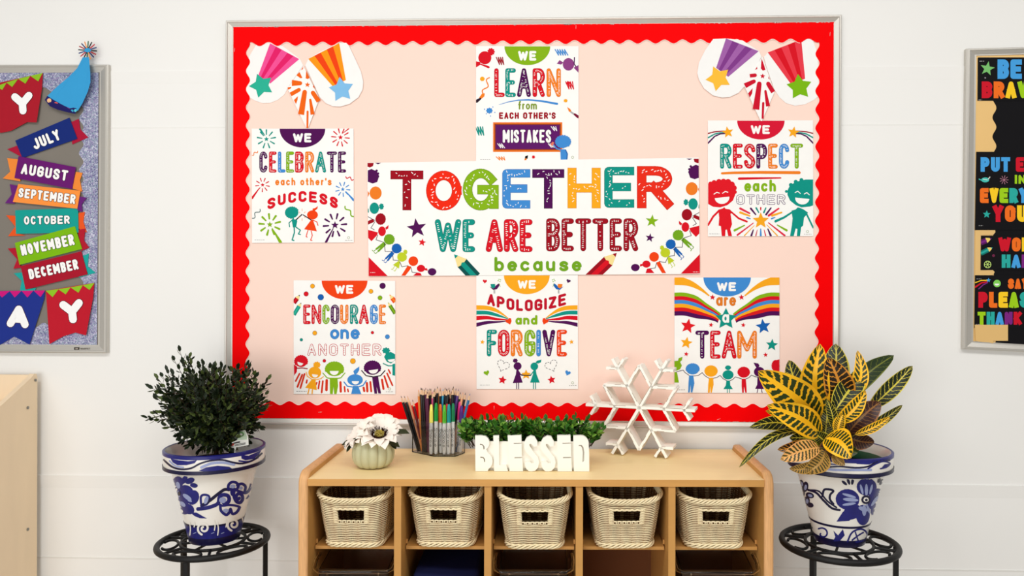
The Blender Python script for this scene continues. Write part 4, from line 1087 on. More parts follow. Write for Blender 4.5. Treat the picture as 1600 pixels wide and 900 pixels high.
# loose gold corner of paper at the foot
A = Art(1490, 515, 20, .0105)
A.sheet([(660, -150), (1700, -150), (1700, 350), (1235, 350), (1245, 432), (1100, 400), (820, 385), (690, 350)], M_GOLD, .0004)
tag(A.build('paper_scrap'), 'torn edged gold paper strip at the foot of the right board', 'paper')
# ------------------------------------------------------------------ storage unit
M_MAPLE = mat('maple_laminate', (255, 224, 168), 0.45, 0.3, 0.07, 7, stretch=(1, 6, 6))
M_MAPLE2 = mat('maple_laminate_shaded', (198, 146, 80), 0.5, 0.25, 0.08, 7, stretch=(1, 6, 6))  # same laminate as the top, darkness of the unit put into its colour
M_MEDGE = mat('maple_edge_band', (206, 152, 84), 0.5, 0.25, 0.12, 9, stretch=(1, 8, 14))
M_OAK = mat('oak_edge', (220, 168, 114), 0.45, 0.3, 0.28, 30, stretch=(9, 2.2, .8), bump=0.12)
M_DARKB = mat('unit_back_panel_shaded', (112, 66, 34), 0.6, 0.2, 0.08, 7)  # shade inside the unit put into the back panel colour
ZF = 2.001; ZB = 2.36
def cab(px, py, z):                         # photo pixel at a depth inside the unit
    return Z(px, py, z)
TOPZ = Z(838, 749.3, ZF).z
EX = R0; EY = FWD
def U(x, y, z):                             # unit coordinates: x to the right of the lens axis, y = depth, z = height
    return Vector((CAM.x, CAM.y, 0)) + EX * x + EY * y + Vector((0, 0, z))
def px2x(px, z): return (px - CX) / FPX * z
xl, xr = px2x(481.8, ZF), px2x(1195, ZF)
TH = .0245
unit = thing('storage_unit', 'five column maple storage unit with oak trimmed ends under the pink board', 'storage unit', U((xl + xr) / 2, (ZF + ZB) / 2, 0), YAW)
def ub(x0, x1, y0, y1, z0, z1, m, name, parent=None, bev=None):
    b = MB()
    b.hexa([U(x0, y0, z0), U(x1, y0, z0), U(x1, y1, z0), U(x0, y1, z0), U(x0, y0, z1), U(x1, y0, z1), U(x1, y1, z1), U(x0, y1, z1)], m)
    o = b.build(name, parent or unit)
    if bev:
        md = o.modifiers.new('soft edge', 'BEVEL'); md.width = bev; md.segments = 2
    return o
ub(xl, xr, ZF + .001, ZB, TOPZ - .0175, TOPZ, M_MAPLE, 'top_panel')
ub(xl, xr, ZF - .001, ZF + .001, TOPZ - .0176, TOPZ - .0002, M_MEDGE, 'edge_band')
for s, x0 in ((0, xl - TH), (1, xr)):
    # rounded side profile in the y z plane with an oak band around it
    r = .034; zt = TOPZ + .0185
    prof = [(ZF - .004, .0)] + [(ZF - .004 + r - r * math.cos(a), zt - r + r * math.sin(a)) for a in [PI / 2 * i / 8 for i in range(9)]] + [(ZB - .02 + .02 * math.sin(a), zt - .02 + .02 * math.cos(a)) for a in [PI / 2 * i / 6 for i in range(7)]] + [(ZB, 0)]
    b = MB()
    ins = .0022; w = TH
    sec = [(0, .006), (.0018, .002), (.006, 0), (w - .006, 0), (w - .0018, .002), (w, .006)]
    c = Vector((0, (ZF + ZB) / 2, TOPZ / 2))
    rows = []
    for dx, sh in sec:
        row = []
        for i, (y, z) in enumerate(prof):
            p0 = prof[max(i - 1, 0)]; p1 = prof[min(i + 1, len(prof) - 1)]
            ty, tz = p1[0] - p0[0], p1[1] - p0[1]; l = math.hypot(ty, tz) or 1
            row.append(U(x0 + dx, y + tz / l * sh, z - ty / l * sh))
        rows.append(row)
    b.grid(rows, M_OAK)
    for row, m in ((rows[0], M_MAPLE2), (rows[-1], M_MAPLE2)):
        b.add(row, [list(range(len(row)))], m)
    b.build('side_panel', unit)
DIV = [622, 763, 906.3, 1051]
XS = [xl] + [px2x(p, ZF) for p in DIV] + [xr]
for p in XS[1:-1]:
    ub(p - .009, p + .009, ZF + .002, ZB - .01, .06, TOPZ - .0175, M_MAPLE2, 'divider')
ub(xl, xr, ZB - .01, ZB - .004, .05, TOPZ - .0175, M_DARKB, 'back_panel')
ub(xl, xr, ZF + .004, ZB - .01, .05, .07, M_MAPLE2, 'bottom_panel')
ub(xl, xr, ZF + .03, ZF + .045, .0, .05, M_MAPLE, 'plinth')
SHZ = .5702
for i in range(5):
    a, c = XS[i] + (.009 if i else 0), XS[i + 1] - (.009 if i < 4 else 0)
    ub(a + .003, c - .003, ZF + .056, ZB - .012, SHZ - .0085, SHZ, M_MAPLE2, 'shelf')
    for xx in (a + .0015, c - .0015):
        b = MB(); b.tube([U(xx, ZF + .075, SHZ + .001), U(xx, ZF + .075, SHZ + .012)], .003, M_MEDGE, 6)
        b.build('shelf_clip', unit)

# ------------------------------------------------------------------ baskets
M_STAKE_SHADE = mat('wicker_stake_gap_shade', (120, 78, 42), 0.6, 0.2, 0.25, 60)  # stakes and inner strands, dark tone stands in for shade between the strands
M_WICK = mat('wicker_strand', (252, 224, 184), 0.5, 0.3, 0.22, 60)
def rrect(t, w, d, r):
    """point on a rounded rectangle outline, t in 0..1 starting mid front"""
    sx, sy = w / 2 - r, d / 2 - r
    L = [sx, PI / 2 * r, 2 * sy, PI / 2 * r, 2 * sx, PI / 2 * r, 2 * sy, PI / 2 * r, sx]
    T = sum(L); u = (t % 1) * T
    segs = [('l', (0, -d / 2), (1, 0)), ('a', (sx, -sy), -90), ('l', (w / 2, -sy), (0, 1)), ('a', (sx, sy), 0), ('l', (sx, d / 2), (-1, 0)), ('a', (-sx, sy), 90), ('l', (-w / 2, sy), (0, -1)), ('a', (-sx, -sy), 180), ('l', (-sx, -d / 2), (1, 0))]
    for l, sg in zip(L, segs):
        if u <= l or sg is segs[-1]:
            if sg[0] == 'l':
                x, y = sg[1][0] + sg[2][0] * u, sg[1][1] + sg[2][1] * u
                nx, ny = sg[2][1], -sg[2][0]
            else:
                a = math.radians(sg[2] + 90 * u / l)
                nx, ny = math.cos(a), math.sin(a)
                x, y = sg[1][0] + r * nx, sg[1][1] + r * ny
            return Vector((x, y, 0)), Vector((nx, ny, 0))
        u -= l
def basket_data():
    HB = .138
    def P(t, z, off=0.0, sag=True):
        q = z / HB
        w = .140 + (.185 - .140) * q ** .9; d = .20 + .05 * q
        p, n = rrect(t, w, d, .03 + .012 * q)
        s = 0
        if sag:
            c = min(abs(p.x) / (w / 2), 1)
            s = (.013 * c ** 3 - .004) * max(0, q - .45) / .55
        return Vector((p.x + n.x * off, p.y + n.y * off, z + s))
    hole = lambda t, z: z > .071 and z < .110 and (t < .053 or t > .947)
    body = MB()
    NS = 44
    rows = 23
    z = .012
    for r in range(rows):
        z = .013 + (HB - .030) * r / (rows - 1)
        run = []
        runs = []
        N = NS * 4
        for k in range(N + 1):
            t = k / N
            t2 = t + .0
            o = .0030 * abs(math.cos(PI * NS / 2 * t2)) - .0006 + .0004 * (r % 2)
            if hole(t % 1, z):
                if run: runs.append(run); run = []
            else:
                run.append(P(t, z, o))
        if run: runs.append(run)
        for q in runs:
            body.tube(q, .00148, M_WICK, 5)
        # added dark strand half a row up; shade of the gaps put into its colour
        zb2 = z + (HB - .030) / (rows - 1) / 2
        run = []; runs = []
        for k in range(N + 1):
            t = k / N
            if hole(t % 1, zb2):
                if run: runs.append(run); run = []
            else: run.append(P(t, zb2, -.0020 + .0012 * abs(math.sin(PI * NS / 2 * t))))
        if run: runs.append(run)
        for q in runs: body.tube(q, .00165, M_STAKE_SHADE, 4)
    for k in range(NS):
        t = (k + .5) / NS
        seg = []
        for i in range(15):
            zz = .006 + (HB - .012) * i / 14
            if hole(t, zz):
                if len(seg) > 1: body.tube(seg, .0015, M_STAKE_SHADE, 5)
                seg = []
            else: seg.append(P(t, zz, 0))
        if len(seg) > 1: body.tube(seg, .0015, M_STAKE_SHADE, 5)
    # woven floor
    for k in range(11):
        x = -.06 + .012 * k
        body.tube([(x, -.088, .004), (x, .088, .004)], .004, M_WICK, 5)
    rim = MB()
    for s in range(5):
        N = 240; ph = 2 * PI * s / 5
        rim.tube([P(k / N, HB - .006 + .0062 * math.sin(28 * 2 * PI * k / N / 2 + ph) * 1.0, .0045 * math.cos(28 * PI * k / N + ph) + .002) for k in range(N)], .0026, M_WICK, 5, closed=True)
    base = MB()
    for s in range(4):
        N = 200; ph = 2 * PI * s / 4
        base.tube([P(k / N, .0078 + .0052 * math.sin(22 * PI * k / N + ph), .003 * math.cos(22 * PI * k / N + ph) + .003) for k in range(N)], .0026, M_WICK, 5, closed=True)
    bind = MB()
    for t in (-.0545, .0545):
        for k in range(10):
            zz = .070 + .041 * k / 9
            c = P(t, zz, 0); n = Vector((0, 1, 0))
            bind.tube([c + Vector((.0055 * math.cos(a), .0035 * math.sin(a), .001 * math.sin(a))) for a in [2 * PI * i / 8 for i in range(8)]], .002, M_WICK, 5, closed=True)
    for zz in (.070, .1115):
        n = 6
        for k in range(n):
            t = -.043 + .086 * k / (n - 1)
            c = P(t, zz, .0005)
            bind.tube([c + Vector((.009 * math.cos(a), -.001, (.0045 if zz < .09 else -.0045) * math.sin(a))) for a in [PI * i / 7 for i in range(8)]], .0021, M_WICK, 5)
    return body, rim, base, bind
bk = basket_data()
parts0 = None
BL = ['natural wicker basket in the leftmost column of the storage unit', 'natural wicker basket in the second column from the left', 'natural wicker basket in the middle column overhanging its shelf',
      'natural wicker basket in the second column from the right', 'natural wicker basket in the rightmost column of the storage unit']
spec = [(-.002, 2.036, -.035), (.002, 2.040, -.03), (.0, 2.026, .025), (.001, 2.034, .035), (-.002, 2.034, -.03)]
proto = None
for i, (off, zf, rz) in enumerate(spec):
    a, c2 = XS[i] + (.009 if i else 0), XS[i + 1] - (.009 if i < 4 else 0)
    c = U((a + c2) / 2 + off, zf + .107, SHZ + .0012)
    sc = 1.0
    t = thing('wicker_basket', BL[i], 'basket', c, YAW + rz, 'wicker baskets in the storage unit')
    t.scale = (sc, sc, 1)
    if proto is None:
        proto = [q.build(n, t, local=True) for q, n in zip(bk, ('body', 'braided_rim', 'base_braid', 'handle_binding'))]
    else:
        for o in proto:
            q = o.copy(); COL.objects.link(q); q.parent = t

# ------------------------------------------------------------------ clear bins under the shelf
M_CLEAR = clear('clear_plastic', (225, 215, 205), 0.06, 1.25)
def bin_(i, label):
    a, c = XS[i] + (.009 if i else 0), XS[i + 1] - (.009 if i < 4 else 0)
    x0, x1 = a + .012, c - .012
    y0, y1 = ZF + .03, ZF + .26
    z0, z1 = .40, .553
    if True:
        ub(a + .003, c - .003, ZF + .02, ZB - .012, z0 - .0095, z0 - .001, M_MAPLE2, 'shelf')
    t = thing('storage_bin', label, 'bin', U((x0 + x1) / 2, (y0 + y1) / 2, z0), YAW, 'clear plastic bins below the baskets')
    b = MB(); th = .0022; zf = z1 - .035
    def bx(xa, xb, ya, yb, za, zb, zc=None):
        zc = zb if zc is None else zc        # zc: top at the front
        b.hexa([U(xa, ya, za), U(xb, ya, za), U(xb, yb, za), U(xa, yb, za), U(xa, ya, zc), U(xb, ya, zc), U(xb, yb, zb), U(xa, yb, zb)], M_CLEAR)
    bx(x0 + .01, x1 - .01, y0, y1, z0, z0 + th); bx(x0 + .01, x1 - .01, y0, y0 + th, z0, zf); bx(x0 + .01, x1 - .01, y1 - th, y1, z0, z1)
    bx(x0 + .008, x0 + .008 + th, y0, y1, z0, z1, zf); bx(x1 - .008 - th, x1 - .008, y0, y1, z0, z1, zf)
    b.build('tub', t)
    b = MB()
    path = [U(x0 - .004, y0 + .05, z1 - .012), U(x0 - .006, y0 + .02, z1 - .020), U(x0 - .003, y0 - .004, zf + .002), U(x0 + .012, y0 - .012, zf - .003), U(x1 - .012, y0 - .012, zf - .003), U(x1 + .003, y0 - .004, zf + .002), U(x1 + .006, y0 + .02, z1 - .020), U(x1 + .004, y0 + .05, z1 - .012)]
    b.tube(path, .0048, M_CLEAR, 10)
    b.build('rolled_lip', t)
    for xx in (x0 + .032, x1 - .032):
        b = MB(); b.tube([U(xx, y0 - .010, zf - .004), U(xx, y0 - .002, zf - .02), U(xx, y0 - .002, z0 + .02)], .0026, M_CLEAR, 6)
        b.build('rib', t)
bin_(0, 'clear plastic bin below the leftmost basket'); bin_(2, 'clear plastic bin below the middle basket'); bin_(4, 'clear plastic bin below the rightmost basket')
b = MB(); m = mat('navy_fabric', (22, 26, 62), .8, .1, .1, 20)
i = 1
x0, x1 = XS[1] + .03, XS[2] - .03
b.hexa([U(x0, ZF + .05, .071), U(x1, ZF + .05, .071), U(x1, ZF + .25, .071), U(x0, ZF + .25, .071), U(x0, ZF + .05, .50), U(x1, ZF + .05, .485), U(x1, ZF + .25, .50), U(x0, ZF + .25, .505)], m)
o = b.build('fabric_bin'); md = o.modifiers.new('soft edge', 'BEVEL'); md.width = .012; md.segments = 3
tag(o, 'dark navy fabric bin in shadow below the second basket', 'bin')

# ------------------------------------------------------------------ birch bookcase at the far left
M_BIRCH = mat('birch_ply', (244, 220, 186), 0.5, 0.25, 0.06, 5, stretch=(4, 4, 1))
M_PLYE = mat('ply_edge', (196, 158, 118), 0.6, 0.2, 0.2, 30, stretch=(1, 30, 30))
bz = 2.43
pb = Z(58.5, 583, bz)
bx_ = pb.x; zt = pb.z
wall_y = -.03
bc = thing('bookcase', 'pale birch plywood bookcase end with a sloped front below the months board', 'bookcase', (bx_ - .4, -.2, 0))
b = MB()
yb = pb.y; sl = .52
prof = [(yb, 0.0), (yb, zt - .012), (yb - .004, zt - .002), (yb - .013, zt), (yb - .030, zt - .012), (yb - .36, zt - .012 - .33 * sl), (yb - .38, zt - .04 - .33 * sl), (yb - .38, 0)]
b.prism([(bx_ - .016, y, z) for y, z in prof], (.016, 0, 0), M_BIRCH)
o = b.build('side_panel', bc); md = o.modifiers.new('soft edge', 'BEVEL'); md.width = .0025; md.segments = 2; md.limit_method = 'ANGLE'
for py, pxx in ((594, 55), (637, 43), (827, 43)):
    # bolts sit on the outer face of the side panel
    r = ray(pxx, py); k = (bx_ - CAM.x) / r.x; q = CAM + r * k
    b = MB(); b.tube([q, q + Vector((.0025, 0, 0))], .0046, M_ALUD, 10); b.tube([q + Vector((.0025, 0, 0)), q + Vector((.0034, 0, 0))], .0026, M_ALUD, 8)
    b.build('bolt', bc)
b = MB(); b.hexa([(bx_ - .8, yb - .014, .1), (bx_ - .016, yb - .014, .1), (bx_ - .016, yb - .004, .1), (bx_ - .8, yb - .004, .1), (bx_ - .8, yb - .014, zt - .004), (bx_ - .016, yb - .014, zt - .004), (bx_ - .016, yb - .004, zt - .004), (bx_ - .8, yb - .004, zt - .004)], M_BIRCH); b.build('back_panel', bc)
for k in range(3):
    d = .07 + .1 * k; z = zt - .085 - d * sl * 1.25 - .05 * k
    b = MB(); b.box((bx_ - .408, yb - .014 - (d + .03) / 2, z), (.782, d + .03, .015), M_BIRCH); b.build('shelf', bc)
    b = MB(); b.box((bx_ - .408, yb - .024 - d - .02, z + .02), (.782, .012, .04), M_BIRCH); b.build('shelf_lip', bc)
b = MB(); b.box((bx_ - .792, yb - .19, .4), (.016, .38, .8), M_BIRCH); b.build('side_panel', bc)
# ------------------------------------------------------------------ white lettered planter
M_WHITEC = mat('white_ceramic', (250, 246, 236), 0.45, 0.3, 0.02, 20)
M_LEAFA = mat('boxwood_leaf', (46, 100, 22), 0.5, 0.3, 0.5, 60)
M_LEAFB = mat('boxwood_leaf_pale', (110, 156, 52), 0.5, 0.3, 0.35, 60)
M_TWIG = mat('twig_bark', (60, 44, 30), 0.8, 0.2, 0.2, 60)
def leaf(b, p, d, n, l, w, m, droop=.12):
    d = d.normalized(); s = d.cross(n)
    if s.length < 1e-5: s = d.orthogonal()
    s.normalize(); n = s.cross(d).normalized()
    q = lambda a, c, h: p + d * (a * l) + s * (c * w) + n * (h * l)
    b.add([q(0, 0, 0), q(.3, -.42, .05), q(.3, 0, .0), q(.3, .42, .05), q(.68, -.45, .03), q(.68, 0, -.03), q(.68, .45, .03), q(1, 0, -droop)],
          [(0, 2, 1), (0, 3, 2), (1, 2, 5, 4), (2, 3, 6, 5), (4, 5, 7), (5, 6, 7)], m, True)
def rv(): 
    while True:
        v = Vector((random.uniform(-1, 1), random.uniform(-1, 1), random.uniform(-1, 1)))
        if 0.05 < v.length < 1: return v.normalized()
zpl = .5183 * FPX / 302.6
ppl = lambda x, y, z=zpl: U(px2x(x, z), z, CAMH - (y - CY) / FPX * z)
pl = thing('letter_planter', 'white ceramic planter spelling BLESSED filled with faux boxwood', 'planter', U(px2x(832, zpl), zpl + .04, TOPZ), YAW)
x0, x1 = px2x(744.5, zpl + .012), px2x(920.5, zpl + .012); zb = TOPZ + .0008; zt2 = ppl(0, 691.2).z
b = MB(); D = .075; t = .006
def ubx(b, xa, xb, ya, yb, za, zb_, m): b.hexa([U(xa, ya, za), U(xb, ya, za), U(xb, yb, za), U(xa, yb, za), U(xa, ya, zb_), U(xb, ya, zb_), U(xb, yb, zb_), U(xa, yb, zb_)], m)
yf = zpl + .012
ubx(b, x0, x1, yf, yf + t, zb, zt2, M_WHITEC); ubx(b, x0, x1, yf + D, yf + D + t, zb, zt2, M_WHITEC); ubx(b, x0, x0 + t, yf, yf + D, zb, zt2, M_WHITEC); ubx(b, x1 - t, x1, yf, yf + D, zb, zt2, M_WHITEC); ubx(b, x0, x1, yf, yf + D, zb, zb + t, M_WHITEC)
o = b.build('trough', pl)
def letter(ch, pts, holes, dep=.014, w=None, slits=()):
    """raised block letter: outline polygon read off the photo, with sunk slits"""
    b = MB()
    # front face built in columns so the slits stay sunk
    P = [ppl(720 + x / 6.43, 620 + y / 6.43) for x, y in pts]
    for p in P: p.z = max(p.z, zb)
    off = EY * (dep - .0004)
    tri = tessellate_polygon([P] + [[ppl(720 + x / 6.43, 620 + y / 6.43) for x, y in h] for h in holes])
    allp = P + [q for h in holes for q in [ppl(720 + x / 6.43, 620 + y / 6.43) for x, y in h]]
    b.add(allp, [tuple(t) for t in tri], M_WHITEC)
    b.add([p + off for p in allp], [tuple(t) for t in tri], M_WHITEC)
    loops = [P] + [[ppl(720 + x / 6.43, 620 + y / 6.43) for x, y in h] for h in holes]
    for lp in loops:
        n = len(lp)
        b.add(lp + [p + off for p in lp], [(i, (i + 1) % n, n + (i + 1) % n, n + i) for i in range(n)], M_WHITEC)
    o = b.build('letter', pl)
    return o
rc = lambda x, y, rx, ry, a0, a1, n=8: arc(x, y, rx, ry, a0, a1, n)
letter('B', [(148, 392), (225, 392)] + rc(225, 465, 66, 73, -90, 60) + [(272, 560)] + rc(240, 650, 84, 90, -50, 60) + [(276, 752), (152, 754)], [[(196, 474), (222, 478), (242, 500), (242, 530), (232, 532), (228, 500), (214, 486), (196, 484)], [(200, 604), (230, 606), (248, 626), (250, 656), (240, 660), (236, 632), (224, 616), (200, 614)]])
letter('L', [(330, 392), (388, 390), (390, 690), (462, 690), (478, 750), (340, 756)], [])
letter('E', [(474, 390), (612, 386), (614, 462), (536, 465), (536, 474), (616, 472), (618, 606), (544, 609), (544, 618), (622, 616), (630, 752), (494, 754)], [])
def SS(x):
    q = lambda L: [(a + x, c) for a, c in L]
    return q([(774, 450), (772, 498), (736, 500), (716, 478), (700, 472), (692, 482), (698, 500), (740, 560), (780, 610), (792, 660), (782, 710), (752, 744), (720, 756), (686, 748), (660, 720), (648, 680), (648, 652), (700, 652), (716, 672), (738, 668), (742, 650), (730, 630), (690, 588), (656, 552), (640, 510), (642, 458), (664, 414), (706, 392), (746, 400)])
letter('S', SS(0), []); letter('S', SS(166), [])
letter('E', [(972, 390), (1106, 386), (1108, 460), (1026, 463), (1026, 472), (1110, 470), (1114, 604), (1032, 607), (1032, 616), (1116, 614), (1122, 752), (978, 754)], [])
letter('D', [(1134, 392), (1210, 390)] + rc(1214, 462, 74, 72, -90, 0) + [(1294, 560), (1296, 750), (1142, 752)], [[(1190, 484), (1216, 482), (1236, 504), (1246, 560), (1244, 640), (1230, 658), (1226, 640), (1230, 560), (1222, 512), (1208, 494), (1190, 494)]])
b = MB(); random.seed(11)
xa, xb = px2x(735, zpl + .05), px2x(924, zpl + .05)
for k in range(200):
    u = random.random(); cx = xa + (xb - xa) * u
    cy = yf + .04 + random.uniform(-.035, .035)
    base = U(cx, cy, zt2 - .02)
    lean = (u - .5) * 2
    dirv = (EX * (lean * .5 + random.uniform(-.35, .35)) + EY * random.uniform(-.5, .3) + Vector((0, 0, 1))).normalized()
    L = random.uniform(.045, .072) * (1.0 if abs(lean) < .85 else .9)
    tip = base + dirv * L
    b.tube([base, tip], .0009, M_TWIG, 4, caps=False)
    for j in range(9):
        f = .35 + .65 * j / 8
        p = base + dirv * (L * f)
        a = j * 2.4 + k
        sd = (EX * math.cos(a) + EY * math.sin(a))
        d = (dirv * .75 + sd * (.9 if j < 8 else .1))
        leaf(b, p, d, dirv + rv() * .3, random.uniform(.016, .022), random.uniform(.010, .0135), random.choice((M_LEAFA, M_LEAFA, M_LEAFB)))
for k in range(70):
    s = random.choice((-1, 1)); e = xa if s < 0 else xb
    p = U(e + s * random.uniform(-.02, .01), yf + random.uniform(0, .07), zt2 + random.uniform(-.005, .04))
    d = EX * s * random.uniform(.4, 1) + Vector((0, 0, random.uniform(-.5, .8))) + EY * random.uniform(-.6, .4)
    leaf(b, p, d, Vector((0, 0, 1)) + rv() * .4, random.uniform(.015, .02), .010, random.choice((M_LEAFA, M_LEAFB)))
b.build('boxwood_foliage', pl)

# ------------------------------------------------------------------ snowflake
M_WWOOD = mat('white_painted_wood', (250, 248, 240), 0.5, 0.25, 0.03, 20)
fr = H(1037.7, 717.3, TOPZ); fl = H(961.8, 711.5, TOPZ)
ax = fr - fl; ax.z = 0; ax.normalize(); ay = Vector((-ax.y, ax.x, 0))
ctr0 = Z(998.5, 638.5, (fr - CAM).dot(FWD) * .5 + (fl - CAM).dot(FWD) * .5)
LA = (ctr0.z - TOPZ) / .866 - .002
ctr = Vector((ctr0.x, ctr0.y, TOPZ + LA * .866 + .0042))
tilt = 0.0
sf = thing('snowflake_decoration', 'white wooden open frame snowflake standing on the storage unit', 'decoration', Vector((ctr.x, ctr.y, TOPZ)) + ay * .03)
dp = .056; th = .0080
M_WORN = mat('worn_paint_edge', (150, 128, 104), .8, .1, .3, 80)
def plank(b, a, c):
    a = Vector(a); c = Vector(c)
    d = (c - a).normalized(); n = Vector((-d.y, d.x))
    pts = [a + n * th / 2, c + n * th / 2, c - n * th / 2, a - n * th / 2]
    P = [ctr + ax * p.x + Vector((0, 0, p.y)) for p in pts]
    b.prism(P, ay * dp, M_WWOOD)
    # paint rubbed off along one front edge
    for q in (0, 1):
        t0 = random.uniform(.05, .45); t1 = t0 + random.uniform(.15, .5); o = th / 2 - .0006
        k = n * (o if q else -o); d2 = n * .0005
        A2 = a + (c - a) * t0; C2 = a + (c - a) * t1
        b.add([ctr + ax * p.x + Vector((0, 0, p.y)) - ay * .0003 for p in (A2 + k + d2, C2 + k + d2, C2 + k - d2, A2 + k - d2)], [(0, 1, 2, 3)], M_WORN)
pol = lambda r, deg: (r * LA * math.cos(math.radians(deg)), r * LA * math.sin(math.radians(deg)))
for k in range(6):
    b = MB(); a = 60 * k
    plank(b, (0, 0), pol(1, a))
    n = pol(.80, a)
    for s in (60, -60):
        e = pol(.2, a + s)
        plank(b, n, (n[0] + e[0] * (1.08 if True else 1), n[1] + e[1] * 1.0))
    o = b.build('arm', sf); md = o.modifiers.new('soft edge', 'BEVEL'); md.width = .0008; md.segments = 1
for k in range(6):
    b = MB(); a = 60 * k
    p, q = pol(.44, a), pol(.44, a + 60)
    v = (p[0] + q[0], p[1] + q[1])
    plank(b, p, v); plank(b, v, q)
    o = b.build('diamond_frame', sf); md = o.modifiers.new('soft edge', 'BEVEL'); md.width = .0008; md.segments = 1

# ------------------------------------------------------------------ pumpkin with flower
M_PUMP = mat('sage_ceramic', (190, 188, 152), 0.5, 0.3, 0.05, 12)
M_PETAL = mat('cream_petal', (252, 240, 228), 0.7, 0.15, 0.04, 40)
M_CORE = mat('flower_dark_ring', (58, 30, 24), 0.85, 0.1, 0.3, 90)
M_SEED = mat('flower_core', (186, 166, 80), 0.8, 0.1, 0.4, 200)
M_LEAFD = mat('dark_faux_leaf', (46, 52, 26), 0.6, 0.2, 0.4, 40)
zp = .5183 * FPX / (733.5 - 434)
pc_ = U(px2x(584.3, zp + .03), zp + .028, TOPZ + .001)
pk = thing('pumpkin_planter', 'sage green ribbed pumpkin pot holding a cream flower', 'planter', pc_)
b = MB(); R = .0575; HH = .084
prof = [(0.001, .001), (.030, .0), (.042, .003), (.051, .012), (.0565, .026), (.0575, .042), (.055, .058), (.047, .071), (.036, .078), (.028, .080), (.026, .075), (.024, .05), (.001, .048)]
b.lathe(prof, pc_, M_PUMP, 260, fn=lambda a, z: 1 - .15 * (1 - abs(math.sin(6.5 * a + .6)) ** .42) if z < .0795 else .95)
b.build('body', pk)
def flower(name, c, nrm, r, npet, parent, cup=.3, core=True, seed=1):
    random.seed(seed)
    nrm = nrm.normalized(); u = nrm.orthogonal().normalized(); v = nrm.cross(u)
    fo = MB()
    for ring, (k, rr, lift) in enumerate(((npet, 1.0, cup), (npet - 3, .86, cup * 1.15))):
        for i in range(k):
            a = 2 * PI * (i + .5 * ring) / k + random.uniform(-.08, .08)
            d = u * math.cos(a) + v * math.sin(a); s = nrm.cross(d)
            L = r * rr * random.uniform(.9, 1.08); w = L * .44
            rows = []
            for j in range(8):
                t = j / 7
                wd = w * (.25 + .75 * math.sin(PI * min(t * .62 + .12, 1))) * (1 if t < .62 else 1 - ((t - .62) / .38) ** 1.6 * .88) * .5
                h = lift * math.sin(t * PI * .55) * L - (.16 * t ** 3) * L + ring * .003
                cpt = c + d * (r * .24 + t * (L - r * .24)) + nrm * h
                rows.append([cpt + s * (wd * q) + nrm * (.18 * wd * (abs(q) ** 2)) - d * (L * .05 * q * q if t > .9 else 0) for q in (-1, -.5, 0, .5, 1)])
            fo.grid(rows, M_PETAL)
    fo.build('petals', parent)
    if core:
        co_ = MB()
        for k in range(150):
            a = random.uniform(0, 2 * PI); q = r * (.2 + .16 * random.random())
            p = c + (u * math.cos(a) + v * math.sin(a)) * q + nrm * .002
            co_.tube([p, p + nrm * random.uniform(.008, .012) + (u * math.cos(a) + v * math.sin(a)) * .003], [.0013, .0006], M_CORE, 4)
        for k in range(100):
            a = random.uniform(0, 2 * PI); q = r * .19 * math.sqrt(random.random())
            p = c + (u * math.cos(a) + v * math.sin(a)) * q + nrm * .001
            co_.tube([p, p + nrm * random.uniform(.007, .010)], .0012, M_SEED, 4)
        co_.build('core', parent)
zfl = zp + .022
fc = U(px2x(593, zfl), zfl, CAMH - (681 - CY) / FPX * zfl)
flw = thing('flower', None, None, (0, 0, 0)); flw.parent = pk; flw.location = (0, 0, 0)
flower('flower', fc, EX * .10 - EY * .50 + Vector((0, 0, .86)), .070, 13, flw, cup=.36, seed=5)
fl2 = thing('flower', None, None, (0, 0, 0)); fl2.parent = pk
fc2 = U(px2x(567, zfl + .02), zfl + .005, CAMH - (682 - CY) / FPX * zfl)
flower('flower', fc2, EX * -.6 - EY * .35 + Vector((0, 0, .7)), .058, 12, fl2, core=False, seed=9)
b = MB(); random.seed(3)
for x, y, dx, dz, l in ((566, 686, -1, -.35, .05), (560, 690, -1, -.1, .045), (552, 692, -.6, -.9, .03), (575, 690, -.5, -.2, .04), (615, 675, 1, .05, .05), (606, 690, .8, -.2, .042), (590, 693, .2, -.3, .035), (600, 694, -.2, -.25, .035), (580, 694, .3, -.2, .03), (612, 692, .3, -.2, .03)):
    p = U(px2x(x, zfl), zfl - .002, CAMH - (y - CY) / FPX * zfl)
    leaf(b, p, EX * dx + Vector((0, 0, dz)) - EY * .35, Vector((0, 0, 1)) - EY * .5, l, l * .5, M_LEAFD, .1)
b.tube([pc_ + Vector((0, 0, .05)), fc - Vector((0, 0, .004))], .003, M_LEAFD, 6)
b.tube([pc_ + Vector((-.005, 0, .05)), fc2 - Vector((0, 0, .004))], .003, M_LEAFD, 6)
b.build('leaves', pk)

# ------------------------------------------------------------------ clear holder with pencils and markers
M_ACR = clear('clear_acrylic', (250, 250, 250), 0.02, 1.2)
zc = 2.252
hz = TOPZ + .0008
HX = [(644.6, .058), (679, .0), (712, .0), (727, .046), (716, .082), (655, .086)]
hp = [U(px2x(px, zc + dy), zc + dy, hz) for px, dy in HX]
zh = CAMH - (660.5 - CY) / FPX * (zc + .01) - hz
hold = thing('pencil_holder', 'clear faceted acrylic cup crowded with pencils and markers', 'pencil holder', sum(hp, Vector()) / 6)
b = MB(); cc = sum(hp, Vector()) / 6
for i in range(6):
    p, q = hp[i], hp[(i + 1) % 6]
    pi, qi = p + (cc - p) * .04, q + (cc - q) * .04
    up = Vector((0, 0, zh))
    b.hexa([p, q, qi, pi, p + up, q + up, qi + up, pi + up], M_ACR)
b.build('cup_wall', hold)
b = MB(); b.prism(hp, (0, 0, .0025), M_ACR); b.build('cup_base', hold)
